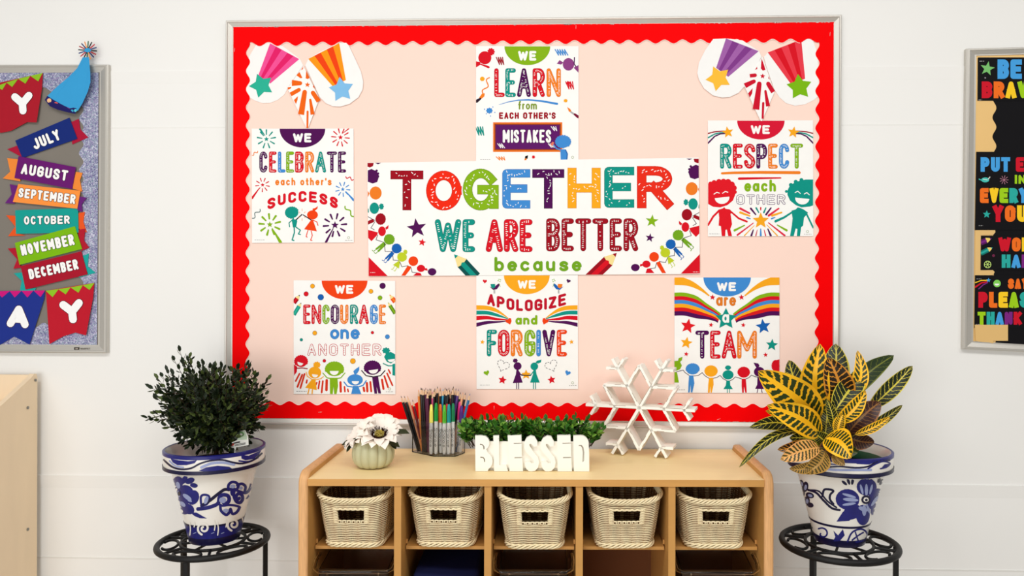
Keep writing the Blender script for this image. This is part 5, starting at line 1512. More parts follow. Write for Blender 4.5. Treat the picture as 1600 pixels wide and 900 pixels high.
M_WOODT = mat('pencil_wood', (228, 188, 150), .6, .2, .1, 60)
M_GRAPH = mat('pencil_lead', (30, 28, 30), .5, .2, .1, 60)
PC = dict(black=((16, 14, 18), 'black'), plum=((84, 22, 60), 'plum'), orange=((232, 140, 60), 'orange'), pinkp=((206, 70, 120), 'pink'), turq=((50, 150, 186), 'turquoise'), navy=((44, 36, 92), 'navy'), maroon=((110, 26, 36), 'maroon'), blue=((40, 110, 160), 'blue'), peach=((232, 160, 120), 'peach'), dgreen=((26, 52, 36), 'dark green'), violet=((90, 60, 130), 'violet'))
def pencil(c, x0, z0, x1, y1, zt_, label):
    base = U(px2x(x0, z0), z0, hz + .004); tip = U(px2x(x1, zt_), zt_, CAMH - (y1 - CY) / FPX * zt_)
    col, nm = PC[c]
    m = mat('pencil_paint_' + nm.replace(' ', '_'), col, .35, .4, .04)
    d = (tip - base).normalized()
    t = thing('pencil', label, 'pencil', base, 0, 'pencils in the clear cup')
    b = MB(); b.tube([base, tip - d * .020], .0041, m, 6); b.build('shaft', t)
    b = MB(); b.tube([tip - d * .020, tip - d * .006], [.0039, .0014], M_WOODT, 8); b.build('sharpened_wood', t)
    b = MB(); b.tube([tip - d * .006, tip], [.0014, .0003], M_GRAPH if c in ('black', 'dgreen') else m, 6); b.build('point', t)
zq = zc + .05
LBL = 'sharpened %s pencil standing in the back of the clear cup'
PL = [('black', 655, 627, 619, .055), ('black', 658, 632, 619, .06), ('peach', 660, 637, 619, .065), ('maroon', 663, 645, 625, .06), ('orange', 660, 654.5, 609, .06), ('black', 664, 658, 606, .05), ('black', 667, 661, 607, .045), ('plum', 670, 665.5, 606, .045), ('black', 672, 669, 608, .04), ('black', 673, 672, 607, .05), ('pinkp', 676, 676.5, 612, .05), ('black', 679, 680, 607, .055), ('black', 682, 684, 604, .06), ('orange', 684, 688.5, 606, .06), ('turq', 687, 693, 608, .055), ('black', 689, 696, 606, .06), ('maroon', 692, 699, 608, .06), ('black', 692, 702, 606, .05), ('maroon', 696, 706, 612, .06), ('black', 698, 709, 604, .06), ('navy', 700, 713, 607, .065), ('violet', 702, 717, 608, .055), ('black', 706, 720, 613, .06), ('peach', 708, 724, 613, .055), ('black', 710, 728, 614, .06), ('blue', 713, 735, 615, .05), ('dgreen', 686, 685, 612, .07), ('plum', 672, 668, 612, .035)] + [('black', 662 + 4.2 * k, 659 + 4.9 * k, 606.5 + (k * 7 % 5), .050 + .014 * (k % 2)) for k in range(11)]
seen = {}
for c, x0, x1, y1, dz in PL: seen[c] = seen.get(c, 0) + 1
WHERE = {'black': {0: 'black pencil leaning furthest left out of the clear cup', 1: 'black pencil leaning left, second from the edge of the clear cup'}}
cnt = {}
for c, x0, x1, y1, dz in PL:
    k = cnt.get(c, 0); cnt[c] = k + 1
    nm = PC[c][1]
    if seen[c] == 1: lab = 'only %s pencil standing in the clear cup' % nm
    elif c == 'black': lab = WHERE['black'].get(k) or 'upright black pencil in the tight bunch at the back of the clear cup'
    elif seen[c] == 2: lab = '%s one of the two %s pencils in the clear cup' % (('left', 'right')[k], nm)
    else: lab = '%s of the three %s pencils in the clear cup' % (('leftmost', 'middle', 'rightmost')[k], nm)
    pencil(c, x0, zc + .03 + (dz - .03) * .8, x1, y1, zc + dz, lab)
M_MARK = mat('marker_barrel', (214, 214, 212), .4, .4, .03)
def marker(c, nm, px, y1, dz, lean=0, lab=None, cl=.052):
    z0 = zc + dz
    base = U(px2x(px - lean, z0), z0, hz + .004); tip = U(px2x(px, z0 + .006), z0 + .006, CAMH - (y1 - CY) / FPX * (z0 + .006))
    d = (tip - base).normalized()
    m = mat('marker_cap_' + nm.replace(' ', '_'), c, .4, .35, .03)
    t = thing('marker', lab or '%s capped marker standing in the front of the clear cup' % nm, 'marker', base, 0, 'markers in the clear cup')
    b = MB(); q = tip - d * cl
    b.tube([base, base + d * .004, q - d * .012, q], [.0045, .0060, .0060, .0054], M_MARK, 12)
    # handwritten wordmark down the barrel
    b2 = Art(0, 0, 1, 0); b2.surf = None
    bar = b.build('barrel', t)
    b = MB(); b.tube([q - d * .001, q + d * .030, tip - d * .004, tip], [.0060, .0057, .0042, .0026], m, 12); b.build('cap', t)
    b = MB(); f = -EY * .0066
    b.tube([q + d * .034 + f, q + d * .004 + f], .0009, m, 5); b.build('clip', t)
    MARKS = MB()
    Lw = (q - base).length - .022
    tot = sum(CW.get(ch, 1) for ch in 'Sharpie') + .3 * 6; k = Lw * .72 / tot; pos = .0
    side = d.cross(EY).normalized()          # across the barrel
    o0 = base + d * (.012 + Lw * .86) - EY * .0064
    for ch in 'Sharpie':
        cw = CW.get(ch, 1) * k
        for st in GL[ch]:
            P = [o0 - d * (pos + a * cw) + side * ((.5 - bb) * -.0078) for a, bb in st]
            P = [p + EY * (.0064 - math.sqrt(max(1e-9, .0062 ** 2 - (p - o0).dot(side) ** 2))) for p in P]
            MARKS.tube(P, .00055, M_GRAPH, 4, caps=False)
        pos += cw + .3 * k
    MARKS.build('wordmark', t)
for c, nm, px, y1, dz, lean in (((250, 236, 110), 'yellow', 674.5, 632.5, .018, 0), ((22, 150, 60), 'green', 682, 630, .016, 0), ((236, 110, 40), 'orange', 688.5, 632, .028, -1), ((90, 186, 50), 'light green', 695, 633, .014, 0), ((20, 150, 150), 'teal', 702, 632, .014, 0), ((20, 130, 80), 'sea green', 708.5, 630.5, .022, 0), ((206, 40, 50), 'red', 699, 631.5, .036, 0), ((230, 50, 130), 'pink', 719, 628, .048, 4), ((80, 40, 130), 'purple', 722, 634, .040, 3)):
    marker(c, nm, px, y1, dz, lean)
# ------------------------------------------------------------------ plant stands
M_IRON = mat('black_iron', (14, 13, 13), 0.5, 0.3, 0.1, 40)
M_POT = mat('white_glaze', (240, 236, 228), 0.25, 0.5, 0.03, 10, coat=.3)
M_COB = mat('cobalt_paint', (30, 32, 112), 0.3, 0.4, 0.35, 40)
M_COBD = mat('dark_cobalt_paint', (18, 16, 56), 0.3, 0.4, 0.2, 40)
M_COBL = mat('pale_cobalt_paint', (150, 160, 200), 0.3, 0.4, 0.1, 40)
M_SOIL = mat('potting_soil', (40, 30, 24), 0.9, 0.1, 0.4, 90, bump=.6)
def stand(label, c, r, a0, nl, scr):
    """c: centre of the ring top"""
    t = thing('plant_stand', label, 'plant stand', (c.x, c.y, 0), 0, 'black iron plant stands')
    ring = lambda rr, z, n=64: [c + Vector((rr * math.cos(2 * PI * i / n), rr * math.sin(2 * PI * i / n), z)) for i in range(n)]
    b = MB(); b.tube(ring(r - .007, -.008), .0085, M_IRON, 10, closed=True); b.build('outer_ring', t)
    b = MB(); b.tube(ring(r * .56, -.006), .0045, M_IRON, 8, closed=True); b.build('inner_ring', t)
    for k in range(6):
        a = a0 + 2 * PI * k / 6
        b = MB(); P = []
        m = r * .76
        ca, sa = math.cos(a), math.sin(a)
        for i in range(25):
            q = -2.3 + 4.6 * i / 24
            rad = r * .20 * (1 if abs(q) < 1.6 else 1 - .25 * (abs(q) - 1.6))
            x = m + rad * math.cos(q + PI) * .8; y = rad * 1.35 * math.sin(q)
            P.append(c + Vector((x * ca - y * sa, x * sa + y * ca, -.007)))
        b.tube(P, .0038, M_IRON, 8); b.build('scroll', t)
    for k in range(6):
        a = a0 + PI / 6 + 2 * PI * k / 6
        b = MB(); b.tube([c + Vector((r * .56 * math.cos(a), r * .56 * math.sin(a), -.006)), c + Vector(((r - .012) * math.cos(a), (r - .012) * math.sin(a), -.008))], .0042, M_IRON, 8); b.build('spoke', t)
    b = MB()
    for i in range(3):
        a = a0 + PI * i / 3
        b.tube([c + Vector((r * .56 * math.cos(a), r * .56 * math.sin(a), -.007)), c - Vector((r * .56 * math.cos(a), r * .56 * math.sin(a), .007))], .0036, M_IRON, 8)
    b.build('cross_bar', t)
    for a in nl:
        p = c + Vector(((r - .012) * math.cos(a), (r - .012) * math.sin(a), -.010))
        b = MB(); b.box((p.x, p.y, p.z / 2), (.0125, .0125, p.z), M_IRON, a); b.build('leg', t)
    return t
def pot(t, base, R, Hh, rb):
    """tapered pot with a deep rim band"""
    zr = Hh * .80
    ro = lambda z: rb + (R * .85 - rb) * (z / zr)
    prof = [(.002, .0), (rb - .004, 0), (rb, .003)] + [(ro(zr * k / 8), zr * k / 8) for k in range(1, 9)] + [(R * .965, zr + .001), (R * .985, zr + .006), (R * .995, Hh - .008), (R * .99, Hh - .002), (R * .965, Hh), (R * .94, Hh - .003), (R * .92, Hh - .02), (ro(Hh * .62) - .012, Hh * .62), (.001, Hh * .62)]
    b = MB(); b.lathe(prof, base, M_POT, 72)
    return b, prof, zr
def potsurf(base, prof_r):
    """maps a photo pixel to the outer surface of the pot"""
    def f(px, py, lift):
        r = ray(px, py)
        # march towards the axis
        lo = (Vector((base.x, base.y, CAM.z)) - CAM).length - .3
        last = None
        k = lo / math.hypot(r.x, r.y)
        for i in range(420):
            p = CAM + r * k
            q = math.hypot(p.x - base.x, p.y - base.y)
            rr = prof_r(p.z - base.z)
            if rr is not None and q <= rr + lift:
                n = Vector((p.x - base.x, p.y - base.y, 0)).normalized()
                return Vector((base.x, base.y, p.z)) + n * (rr + lift)
            k += .001
        return None
    return f
def profr(R, Hh, rb):
    zr = Hh * .80
    def g(z):
        if z < -.002 or z > Hh: return None
        if z < zr: return rb + (R * .85 - rb) * max(z, 0) / zr
        return R * .992
    return g
def paint(parent_mb, base, R, Hh, rb, draw, ox, oy, sc):
    A = Art(ox, oy, sc, 0, eps=.00045, surf=potsurf(base, profr(R, Hh, rb)), fine=9)
    draw(A)
    # drop any face that straddles the rim step, then repeat the pattern on the far side
    off = len(parent_mb.v)
    keep = []
    for f, m in zip(A.f, A.m):
        P = [A.v[i] for i in f]
        if max((P[i] - P[i - 1]).length for i in range(len(P))) < .02: keep.append((P, m))
    for flip in (0, 1):
        for P, m in keep:
            Q = [Vector((2 * base.x - p.x, 2 * base.y - p.y, p.z)) for p in P] if flip else P
            parent_mb.add(Q, [list(range(len(Q)))], A.mats[m])
class Part: pass
def safe_art():
    """print that misses the pot is dropped, face by face"""
    old = Art.poly
    def poly(s, pts, c, L=None):
        if not s.surf: return old(s, pts, c, L)
        s2 = s.L
        if L is not None: s.L = L
        s.k += 1
        m = c if not isinstance(c, (str, tuple)) else ink(c)
        tri = tessellate_polygon([[Vector((x, y, 0)) for x, y in pts]])
        todo = [tuple(pts[i] for i in t) for t in tri]
        while todo:
            t = todo.pop()
            e = [math.dist(t[i], t[(i + 1) % 3]) for i in range(3)]
            k = e.index(max(e))
            if e[k] > s.fine * (2 if max(e) > 60 else 1.6):
                a, b_, c3 = t[k], t[(k + 1) % 3], t[(k + 2) % 3]
                h = ((a[0] + b_[0]) / 2, (a[1] + b_[1]) / 2)
                todo += [(a, h, c3), (h, b_, c3)]
            else:
                q = [s.pt(*p) for p in t]
                if None not in q: s.add(q, [(0, 1, 2)], m)
        s.L = s2
    Art.poly = poly
safe_art()
def bands(b, base, R, Hh, rb, foot=False):
    g = profr(R, Hh, rb)
    def band(z0, z1, m, lift=.0006, n=72):
        rows = []
        for i in range(5):
            z = z0 + (z1 - z0) * i / 4; r = g(z) + lift
            rows.append([base + Vector((r * math.cos(2 * PI * k / n), r * math.sin(2 * PI * k / n), z)) for k in range(n + 1)])
        b.grid(rows, m)
    zr = Hh * .80
    band(Hh - .010, Hh - .002, M_COB); band(zr + .002, zr + .012, M_COBD)
    band(.0, .020, M_COBD); band(.054, .060, M_COBD)
    if foot: band(.019, .0545, M_COB, .0003)
    # painted lip
    n = 72; rows = []
    for r, z in ((R * .992 + .0006, Hh - .002), (R * .965 + .0002, Hh + .0006), (R * .945, Hh - .001)):
        rows.append([base + Vector((r * math.cos(2 * PI * k / n), r * math.sin(2 * PI * k / n), z)) for k in range(n + 1)])
    b.grid(rows, M_COB)

# --- left: shrub in a painted pot
zL = 2.215
cL = Z(333.5, 841.0, zL)
stand('black iron plant stand at the left of the storage unit', cL, .152, .35, (-1.62, 2.62, .52), None)
bL = Vector((cL.x + .004, cL.y, cL.z + .0014))
RL, HL, rL = .1355, .262, .067
sh = thing('potted_shrub', 'dark green leafy shrub in a tilted looking blue and white painted pot', 'potted plant', bL)
b, prof, zr = pot(sh, bL, RL, HL, rL)
bands(b, bL, RL, HL, rL, True)
def drawL(A):
    A.L = 1; C1, C2, C3 = M_COB, M_COBD, M_COBL
    # rim waves
    A.stroke([(140, 190), (190, 232), (250, 248), (310, 240), (360, 214), (420, 196), (500, 190), (560, 205), (620, 212), (690, 190), (740, 150)], 11, C2)
    A.poly([(182, 182), (230, 192), (290, 198), (344, 192), (330, 210), (280, 222), (224, 222), (196, 206)], C1); A.poly([(356, 256), (400, 236), (470, 226), (540, 232), (560, 246), (520, 262), (430, 268)], C1); A.poly([(612, 160), (660, 164), (738, 130), (722, 158), (690, 184), (640, 192), (616, 182)], C1)
    A.stroke([(370, 236), (430, 212), (500, 206), (570, 218)], 16, C3); A.stroke([(600, 196), (660, 200), (716, 176)], 9, C1); A.stroke([(176, 196), (210, 226), (260, 236)], 9, C3)
    # flower at the left edge
    for x, y, rx, ry, a in ((266, 312, 16, 28, 30), (300, 318, 30, 18, -20), (325, 346, 24, 14, 10), (225, 330, 34, 40, 20), (270, 384, 50, 40, 0), (320, 420, 36, 46, 20), (250, 450, 42, 44, 0), (290, 490, 40, 30, 30), (270, 500, 26, 24, 0)):
        A.poly(rot(el(x, y, rx, ry, 16), x, y, a), C1)
    A.L = 2
    for x, y, rx, ry, a in ((228, 345, 12, 22, -15), (284, 418, 32, 13, 35), (256, 460, 22, 12, 40), (232, 398, 8, 20, -10), (300, 440, 14, 6, 20)): A.poly(rot(el(x, y, rx, ry, 14), x, y, a), C3)
    A.L = 3; A.poly(el(234, 396, 9, 14), C2); A.L = 1
    A.poly([(300, 510), (340, 512), (404, 548), (360, 546), (330, 534)], C1)
    # scrolling stem
    A.stroke([(350, 490), (410, 482), (470, 458), (480, 420), (500, 404), (530, 408), (540, 430), (530, 452), (508, 454), (502, 436)], 23, C1)
    A.stroke([(372, 470), (420, 440), (470, 400), (510, 372), (540, 372)], 19, C2); A.stroke([(372, 470), (366, 424), (380, 404), (412, 408), (420, 430), (404, 460), (374, 470)], 14, C1)
    A.stroke([(536, 374), (536, 344), (556, 326), (584, 330), (596, 352), (580, 374), (556, 382)], 17, C1); A.stroke([(590, 346), (616, 336), (640, 352), (636, 380)], 17, C1); A.stroke([(540, 372), (566, 366), (600, 382), (640, 392), (664, 372), (676, 340)], 17, C1)
    A.stroke([(566, 400), (580, 440), (604, 452), (622, 432), (618, 406), (596, 396), (582, 414), (590, 432), (602, 424)], 20, C1); A.stroke([(480, 462), (500, 470), (540, 466), (580, 470), (600, 476)], 14, C1)
    A.stroke([(486, 466), (490, 500), (520, 526), (540, 512), (548, 490), (560, 520), (586, 510), (604, 480)], 17, C1); A.poly(el(562, 388, 16, 24), C1)
    A.poly([(640, 430), (668, 424), (672, 396), (662, 400), (650, 414)], C1)
    # foot scrolls: white curls left open in the blue
    A.L = 3
    for cx, cy in ((385, 608), (566, 584)):
        A.stroke([(cx + (42 - 1.75 * i) * math.cos(-4.4 + .45 * i) * .95, cy + (40 - 1.65 * i) * math.sin(-4.4 + .45 * i)) for i in range(20)], 13, M_POT)
    for x, y0, y1 in ((300, 570, 650), (326, 566, 600), (450, 560, 620), (470, 570, 650), (520, 556, 600), (622, 545, 610), (640, 530, 580)): A.stroke([(x, y1), (x + 4, (y0 + y1) / 2), (x - 2, y0)], 7, M_POT)
    for x, y in ((330, 640), (440, 640), (500, 640), (600, 630)): A.stroke([(x - 8, y), (x + 8, y - 6)], 4, C3)
    A.L = 2
    # pale fillings of the scroll
    for x, y, rx, ry, a in ((400, 436, 12, 26, 20), (500, 436, 22, 18, 0), (562, 352, 16, 12, 0), (612, 362, 12, 10, 0), (520, 500, 18, 12, 0)): A.poly(rot(el(x, y, rx, ry, 14), x, y, a), C3)
    A.L = 1

paint(b, bL, RL, HL, rL, drawL, 220, 670, 3.913)
b.build('pot', sh)
b = MB(); b.lathe([(.001, HL * .83), (.06, HL * .845), (RL * .91, HL * .82)], bL, M_SOIL, 48, fn=lambda a, z: 1); b.build('soil', sh)
M_SHA = mat('shrub_leaf', (26, 38, 18), 0.45, 0.3, 0.5, 50)
M_SHB = mat('shrub_leaf_light', (74, 88, 40), 0.45, 0.3, 0.4, 50)
root = bL + Vector((.0, 0, HL * .84))
random.seed(21)
rt = Z(337, 700, zL)
SV = lambda x, y, dz=0: Z(220 + x / 4.7368, 530 + y / 4.7368, zL + dz)
b = MB(); lf = MB()
trunk_top = SV(575, 640)
b.tube([rt + Vector((0, 0, -.03)), (rt + trunk_top) / 2 + Vector((.002, 0, 0)), trunk_top], [.008, .0065, .005], M_TWIG, 8)
tips = [(290, 95, 0), (250, 160, .02), (320, 175, -.03), (375, 190, .03), (430, 200, 0), (440, 210, -.05), (510, 220, .02), (545, 225, -.03), (585, 240, .03), (600, 270, -.06), (165, 280, 0), (130, 295, .03), (245, 265, .04), (205, 320, -.04), (150, 395, 0), (120, 435, -.03), (175, 460, .04), (110, 550, 0), (160, 545, -.05), (190, 640, 0), (240, 635, -.05), (200, 510, .05), (715, 215, 0), (780, 200, .03), (800, 210, -.02), (690, 270, -.05), (760, 270, .05), (830, 265, 0), (850, 280, -.03), (940, 300, 0), (905, 340, .03), (870, 390, -.04), (890, 450, .02), (905, 520, -.01), (860, 500, -.05), (850, 655, 0), (790, 650, -.04), (840, 570, .04), (370, 710, -.02), (340, 690, -.05), (400, 690, .02), (300, 600, -.06), (270, 470, -.07), (330, 380, -.08), (420, 320, -.08), (500, 340, -.1), (560, 300, -.06), (640, 330, -.1), (700, 380, -.1), (760, 430, -.09), (800, 480, -.07), (740, 560, -.09), (660, 600, -.09), (460, 420, -.11), (560, 440, -.12), (640, 500, -.11), (500, 540, -.1), (400, 530, -.1), (420, 620, -.07), (700, 660, -.05), (640, 320, .07), (460, 300, .08), (330, 440, .08), (560, 260, .1), (740, 380, .08), (620, 420, .1), (400, 400, .1), (300, 540, .06), (800, 560, .06), (520, 620, -.06), (580, 660, -.05), (640, 660, -.05), (520, 730, -.03), (600, 740, -.03), (560, 700, -.06), (470, 690, -.07), (680, 690, -.06), (420, 700, .0), (450, 720, .03), (640, 720, .02), (740, 690, .0), (500, 700, .05), (560, 720, .05), (380, 660, -.06), (350, 650, .03), (760, 620, .04), (560, 640, -.08), (600, 560, -.12), (480, 600, -.1)]
def twig(p0, p1, r0, n, ls):
    mid = (p0 + p1) / 2 + Vector((0, 0, -.02 * (p1 - p0).length / .15)) + rv() * .006
    P = [p0 * (1 - t) ** 2 + mid * 2 * t * (1 - t) + p1 * t * t for t in [i / 8 for i in range(9)]]
    b.tube(P, [r0 * (1 - .75 * i / 8) for i in range(9)], M_TWIG, 5, caps=False)
    for i in range(n):
        t = .30 + .70 * i / (n - 1)
        p = p0 * (1 - t) ** 2 + mid * 2 * t * (1 - t) + p1 * t * t
        tg = ((mid - p0) * (1 - t) + (p1 - mid) * t).normalized()
        a = i * 2.2 + random.random()
        s = tg.orthogonal().normalized(); s2 = tg.cross(s)
        d = tg * .9 + (s * math.cos(a) + s2 * math.sin(a)) * (.9 if i < n - 2 else .25)
        leaf(lf, p, d, (s2 * math.cos(a) - s * math.sin(a)).cross(d) + rv() * .3, random.uniform(.7, 1.1) * ls, random.uniform(.42, .55) * ls, random.choice((M_SHA, M_SHA, M_SHA, M_SHB)), .05)
for x, y, dz in tips:
    e = SV(x, y, dz)
    st = rt + (trunk_top - rt) * random.uniform(.4, 1)
    twig(st, e, .0022, 20, .0215)
    for k in range(4):
        t = random.uniform(.35, .75)
        p = st + (e - st) * t
        q = p + ((e - st) * random.uniform(.12, .24) + rv() * .042)
        twig(p, q, .0013, 11, .0205)
b.build('branches', sh); lf.build('foliage', sh)
# price tag stuck in the soil
zt_ = zL - .05
def TG(x, y): return Z(220 + x / 4.7368, 530 + y / 4.7368, zt_)
b = MB(); mt = mat('tag_card', (230, 230, 222), .6, .2, .02)
b.prism([TG(640, 790), TG(640, 812), TG(798, 784), TG(795, 720), TG(772, 672), TG(712, 682), TG(714, 746), TG(648, 776)], EY * .0008, mt)
mg = mat('tag_green', (96, 140, 84), .6, .2, .02); mrr = mat('tag_red', (180, 60, 50), .6, .2, .02); mk = mat('tag_ink', (70, 66, 64), .6, .2, .02); me_ = mat('tag_panel', (186, 204, 178), .6, .2, .02)
fo = -EY * .0006
b.add([TG(*p) + fo for p in ((714, 684), (770, 676), (786, 722), (786, 742), (716, 746))], [(0, 1, 2, 3, 4)], me_)
b.add([TG(*p) + fo * 2 for p in el(745, 702, 20, 18)], [list(range(24))], mg); b.add([TG(*p) + fo * 3 for p in el(745, 704, 11, 8)], [list(range(24))], mt)
b.add([TG(*p) + fo * 2 for p in ((660, 772), (734, 754), (736, 764), (662, 782))], [(0, 1, 2, 3)], mk); b.add([TG(*p) + fo * 3 for p in ((662, 776), (690, 770), (692, 784), (664, 792))], [(0, 1, 2, 3)], mrr)
for k in range(2): b.add([TG(*p) + fo * 2 for p in ((696, 780 + k * 8), (776, 764 + k * 8), (776, 768 + k * 8), (696, 784 + k * 8))], [(0, 1, 2, 3)], mk)
b.prism([TG(690, 800), TG(706, 798), TG(700, 850), TG(692, 850)], EY * .0008, mt)
b.build('plant_tag', sh)

# --- right: croton in a painted pot
zR = 2.085
cR_ = Z(1311, 844, zR)
stand('black iron plant stand at the right of the storage unit', cR_, .154, .1, (-.18, -2.35, 1.75), None)
bR = Vector((cR_.x + .001, cR_.y, cR_.z + .0014))
RR, HR, rR = .1345, .246, .064
cr = thing('potted_croton', 'yellow and green variegated croton in a blue and white flowered pot', 'potted plant', bR)
b, prof, zr = pot(cr, bR, RR, HR, rR)
bands(b, bR, RR, HR, rR)
def drawR(A):
    C1, C2, C3 = M_COB, M_COBD, M_COBL
    A.L = 1
    A.stroke([(240, 180), (330, 190), (430, 205), (540, 200), (640, 208), (720, 200), (780, 170), (860, 160)], 11, C2); A.poly([(620, 160), (700, 158), (760, 172), (730, 188), (650, 184)], C1); A.stroke([(720, 214), (770, 184), (820, 168), (862, 180), (840, 204), (800, 214)], 9, C1); A.poly([(806, 212), (826, 186), (858, 182), (846, 204)], C1)
    A.stroke([(420, 214), (520, 222), (640, 222), (740, 222)], 15, C3); A.stroke([(430, 182), (500, 186), (570, 190)], 8, C1)
    # big flower
    for x, y, rx, ry, a in ((712, 330, 64, 56, 0), (590, 410, 76, 66, 5), (770, 410, 50, 72, 20), (688, 510, 44, 66, 0), (620, 490, 60, 46, -30), (770, 490, 30, 54, -10)): A.poly(rot(el(x, y, rx, ry, 20), x, y, a), C1)
    A.poly([(520, 552), (560, 490), (600, 470), (640, 510), (600, 548)], C1)
    A.L = 2
    for x, y, rx, ry, a in ((710, 350, 10, 40, 0), (740, 346, 8, 34, 15), (680, 346, 8, 34, -15), (610, 412, 50, 12, 5), (600, 440, 44, 9, -8), (600, 386, 46, 9, 16), (764, 420, 10, 40, 35), (696, 480, 14, 36, 0), (690, 472, 32, 14, 20), (722, 470, 8, 34, -20)): A.poly(rot(el(x, y, rx, ry, 14), x, y, a), C3)
    A.L = 3; A.poly(el(708, 412, 30, 28), C2); A.L = 4; A.poly(el(708, 412, 17, 15), M_POT); A.L = 5; A.poly(el(710, 414, 9, 8), C2); A.L = 1
    for x, y, a in ((570, 305, 40), (596, 296, 70), (622, 296, 100), (792, 285, -70), (806, 300, -60)): A.poly(rot(el(x, y, 22, 9, 12), x, y, a), C2)
    # vine
    A.stroke([(340, 350), (390, 368), (440, 420), (490, 466), (540, 478)], 14, C2); A.stroke([(356, 350), (410, 360), (460, 420), (520, 462)], 10, C2); A.stroke([(430, 390), (440, 350), (470, 346), (500, 356), (480, 380), (478, 410), (500, 440)], 14, C2)
    for x, y, rx, ry, a in ((296, 310, 14, 26, -10), (320, 330, 20, 34, 10), (300, 366, 16, 30, -10), (350, 384, 28, 18, 20), (330, 420, 20, 30, 0), (352, 446, 22, 16, 20)): A.poly(rot(el(x, y, rx, ry, 14), x, y, a), C2)
    A.L = 2
    for x, y, rx, ry, a in ((300, 312, 6, 14, -10), (322, 334, 9, 18, 10), (352, 386, 16, 9, 20), (332, 422, 10, 16, 0)): A.poly(rot(el(x, y, rx, ry, 12), x, y, a), C3)
    A.L = 1
    # foot band
    P = [(430 + (42 - 3 * i) * math.cos(-2.2 + .55 * i), 630 + (40 - 3 * i) * math.sin(-2.2 + .55 * i)) for i in range(11)]
    A.stroke(P, 10, C1); A.poly([(500, 610), (530, 640), (560, 600), (572, 640), (540, 676), (496, 680), (512, 650)], C1); A.stroke([(590, 680), (620, 620), (680, 600), (716, 630), (700, 670), (640, 682)], 11, C1); A.stroke([(620, 670), (660, 640), (690, 622)], 10, C1); A.stroke([(640, 620), (660, 680)], 9, C1); A.stroke([(360, 590), (372, 640), (400, 690)], 15, C2); A.stroke([(740, 600), (726, 660)], 12, C1)
paint(b, bR, RR, HR, rR, drawR, 1180, 680, 4.091)
b.build('pot', cr)
b = MB(); b.lathe([(.001, HR * .80), (.06, HR * .81), (RR * .91, HR * .79)], bR, M_SOIL, 48); b.build('soil', cr)
b = MB(); mgp = mat('green_nursery_pot', (16, 84, 50), .4, .3, .05)
b.lathe([(RR * .80, HR * .80), (RR * .84, HR * .90), (RR * .80, HR * .90), (RR * .77, HR * .82)], bR, mgp, 48); b.build('nursery_pot', cr)
def croton_mat(name, base, vein, edge, amount, thick, mid=.085, rim=.97):
    m = mat(name, base, .38, .35, 0.0, 20)
    nt = m.node_tree; bs = nt.nodes['Principled BSDF']
    N = nt.nodes.new; Lk = nt.links.new
    uv = N('ShaderNodeUVMap'); uv.uv_map = 'map'
    sp = N('ShaderNodeSeparateXYZ'); Lk(uv.outputs[0], sp.inputs[0])
    def M(op, a, b_=None, clamp=False):
        n = N('ShaderNodeMath'); n.operation = op; n.use_clamp = clamp
        for i, q in enumerate((a, b_)):
            if q is None: continue
            if isinstance(q, (int, float)): n.inputs[i].default_value = q
            else: Lk(q, n.inputs[i])
        return n.outputs[0]
    no = N('ShaderNodeTexNoise'); no.inputs['Scale'].default_value = 5; no.inputs['Detail'].default_value = 2; Lk(uv.outputs[0], no.inputs['Vector'])
    no2 = N('ShaderNodeTexNoise'); no2.inputs['Scale'].default_value = 3.5; Lk(uv.outputs[0], no2.inputs['Vector'])
    av = M('ABSOLUTE', sp.outputs[1])
    ph = M('SUBTRACT', M('MULTIPLY', sp.outputs[0], 11.0), M('MULTIPLY', av, 1.5))
    ph = M('ADD', ph, M('MULTIPLY', no.outputs['Fac'], .7))
    tri = M('ABSOLUTE', M('SUBTRACT', M('FRACT', ph), .5))           # 0.5 on the vein, 0 between veins
    th = M('ADD', thick, M('MULTIPLY', no2.outputs['Fac'], amount))
    vein_f = M('GREATER_THAN', tri, M('SUBTRACT', .5, M('MULTIPLY', th, .5)))
    mid_f = M('LESS_THAN', M('ADD', av, M('MULTIPLY', no.outputs['Fac'], mid * .8)), mid * 1.4)
    edge_f = M('GREATER_THAN', M('ADD', av, M('MULTIPLY', no.outputs['Fac'],   .2)), rim + .04)
    f = M('MAXIMUM', M('MAXIMUM', vein_f, mid_f), edge_f)
    mx = N('ShaderNodeMix'); mx.data_type = 'RGBA'; mx.inputs[6].default_value = rgb(*base)
    ve = N('ShaderNodeMix'); ve.data_type = 'RGBA'; ve.inputs[6].default_value = rgb(*vein); ve.inputs[7].default_value = rgb(*edge); Lk(no2.outputs['Fac'], ve.inputs[0])
    Lk(ve.outputs[2], mx.inputs[7]); Lk(f, mx.inputs[0]); Lk(mx.outputs[2], bs.inputs['Base Color'])
    return m
CM = {'y': croton_mat('croton_yellow_leaf', (38, 56, 14), (250, 200, 28), (246, 172, 20), .62, .02, .17, .88), 'g': croton_mat('croton_green_leaf', (20, 34, 10), (226, 204, 60), (190, 180, 60), .05, .10),
      'o': croton_mat('croton_orange_leaf', (36, 24, 8), (206, 128, 30), (216, 150, 50), .25, .10, .10, .95), 'w': croton_mat('croton_withered_leaf', (74, 62, 22), (186, 150, 66), (160, 110, 50), .5, .2, .12, .9), 'd': croton_mat('croton_dark_leaf', (34, 52, 18), (120, 124, 40), (110, 120, 40), .0, .06),
      'r': croton_mat('croton_red_leaf', (54, 20, 14), (150, 60, 24), (140, 120, 50), .05, .09), 'p': croton_mat('croton_peach_leaf', (70, 64, 24), (236, 160, 110), (226, 176, 70), .5, .25)}
M_STEM = mat('croton_stem', (120, 112, 60), .6, .2, .2, 40)
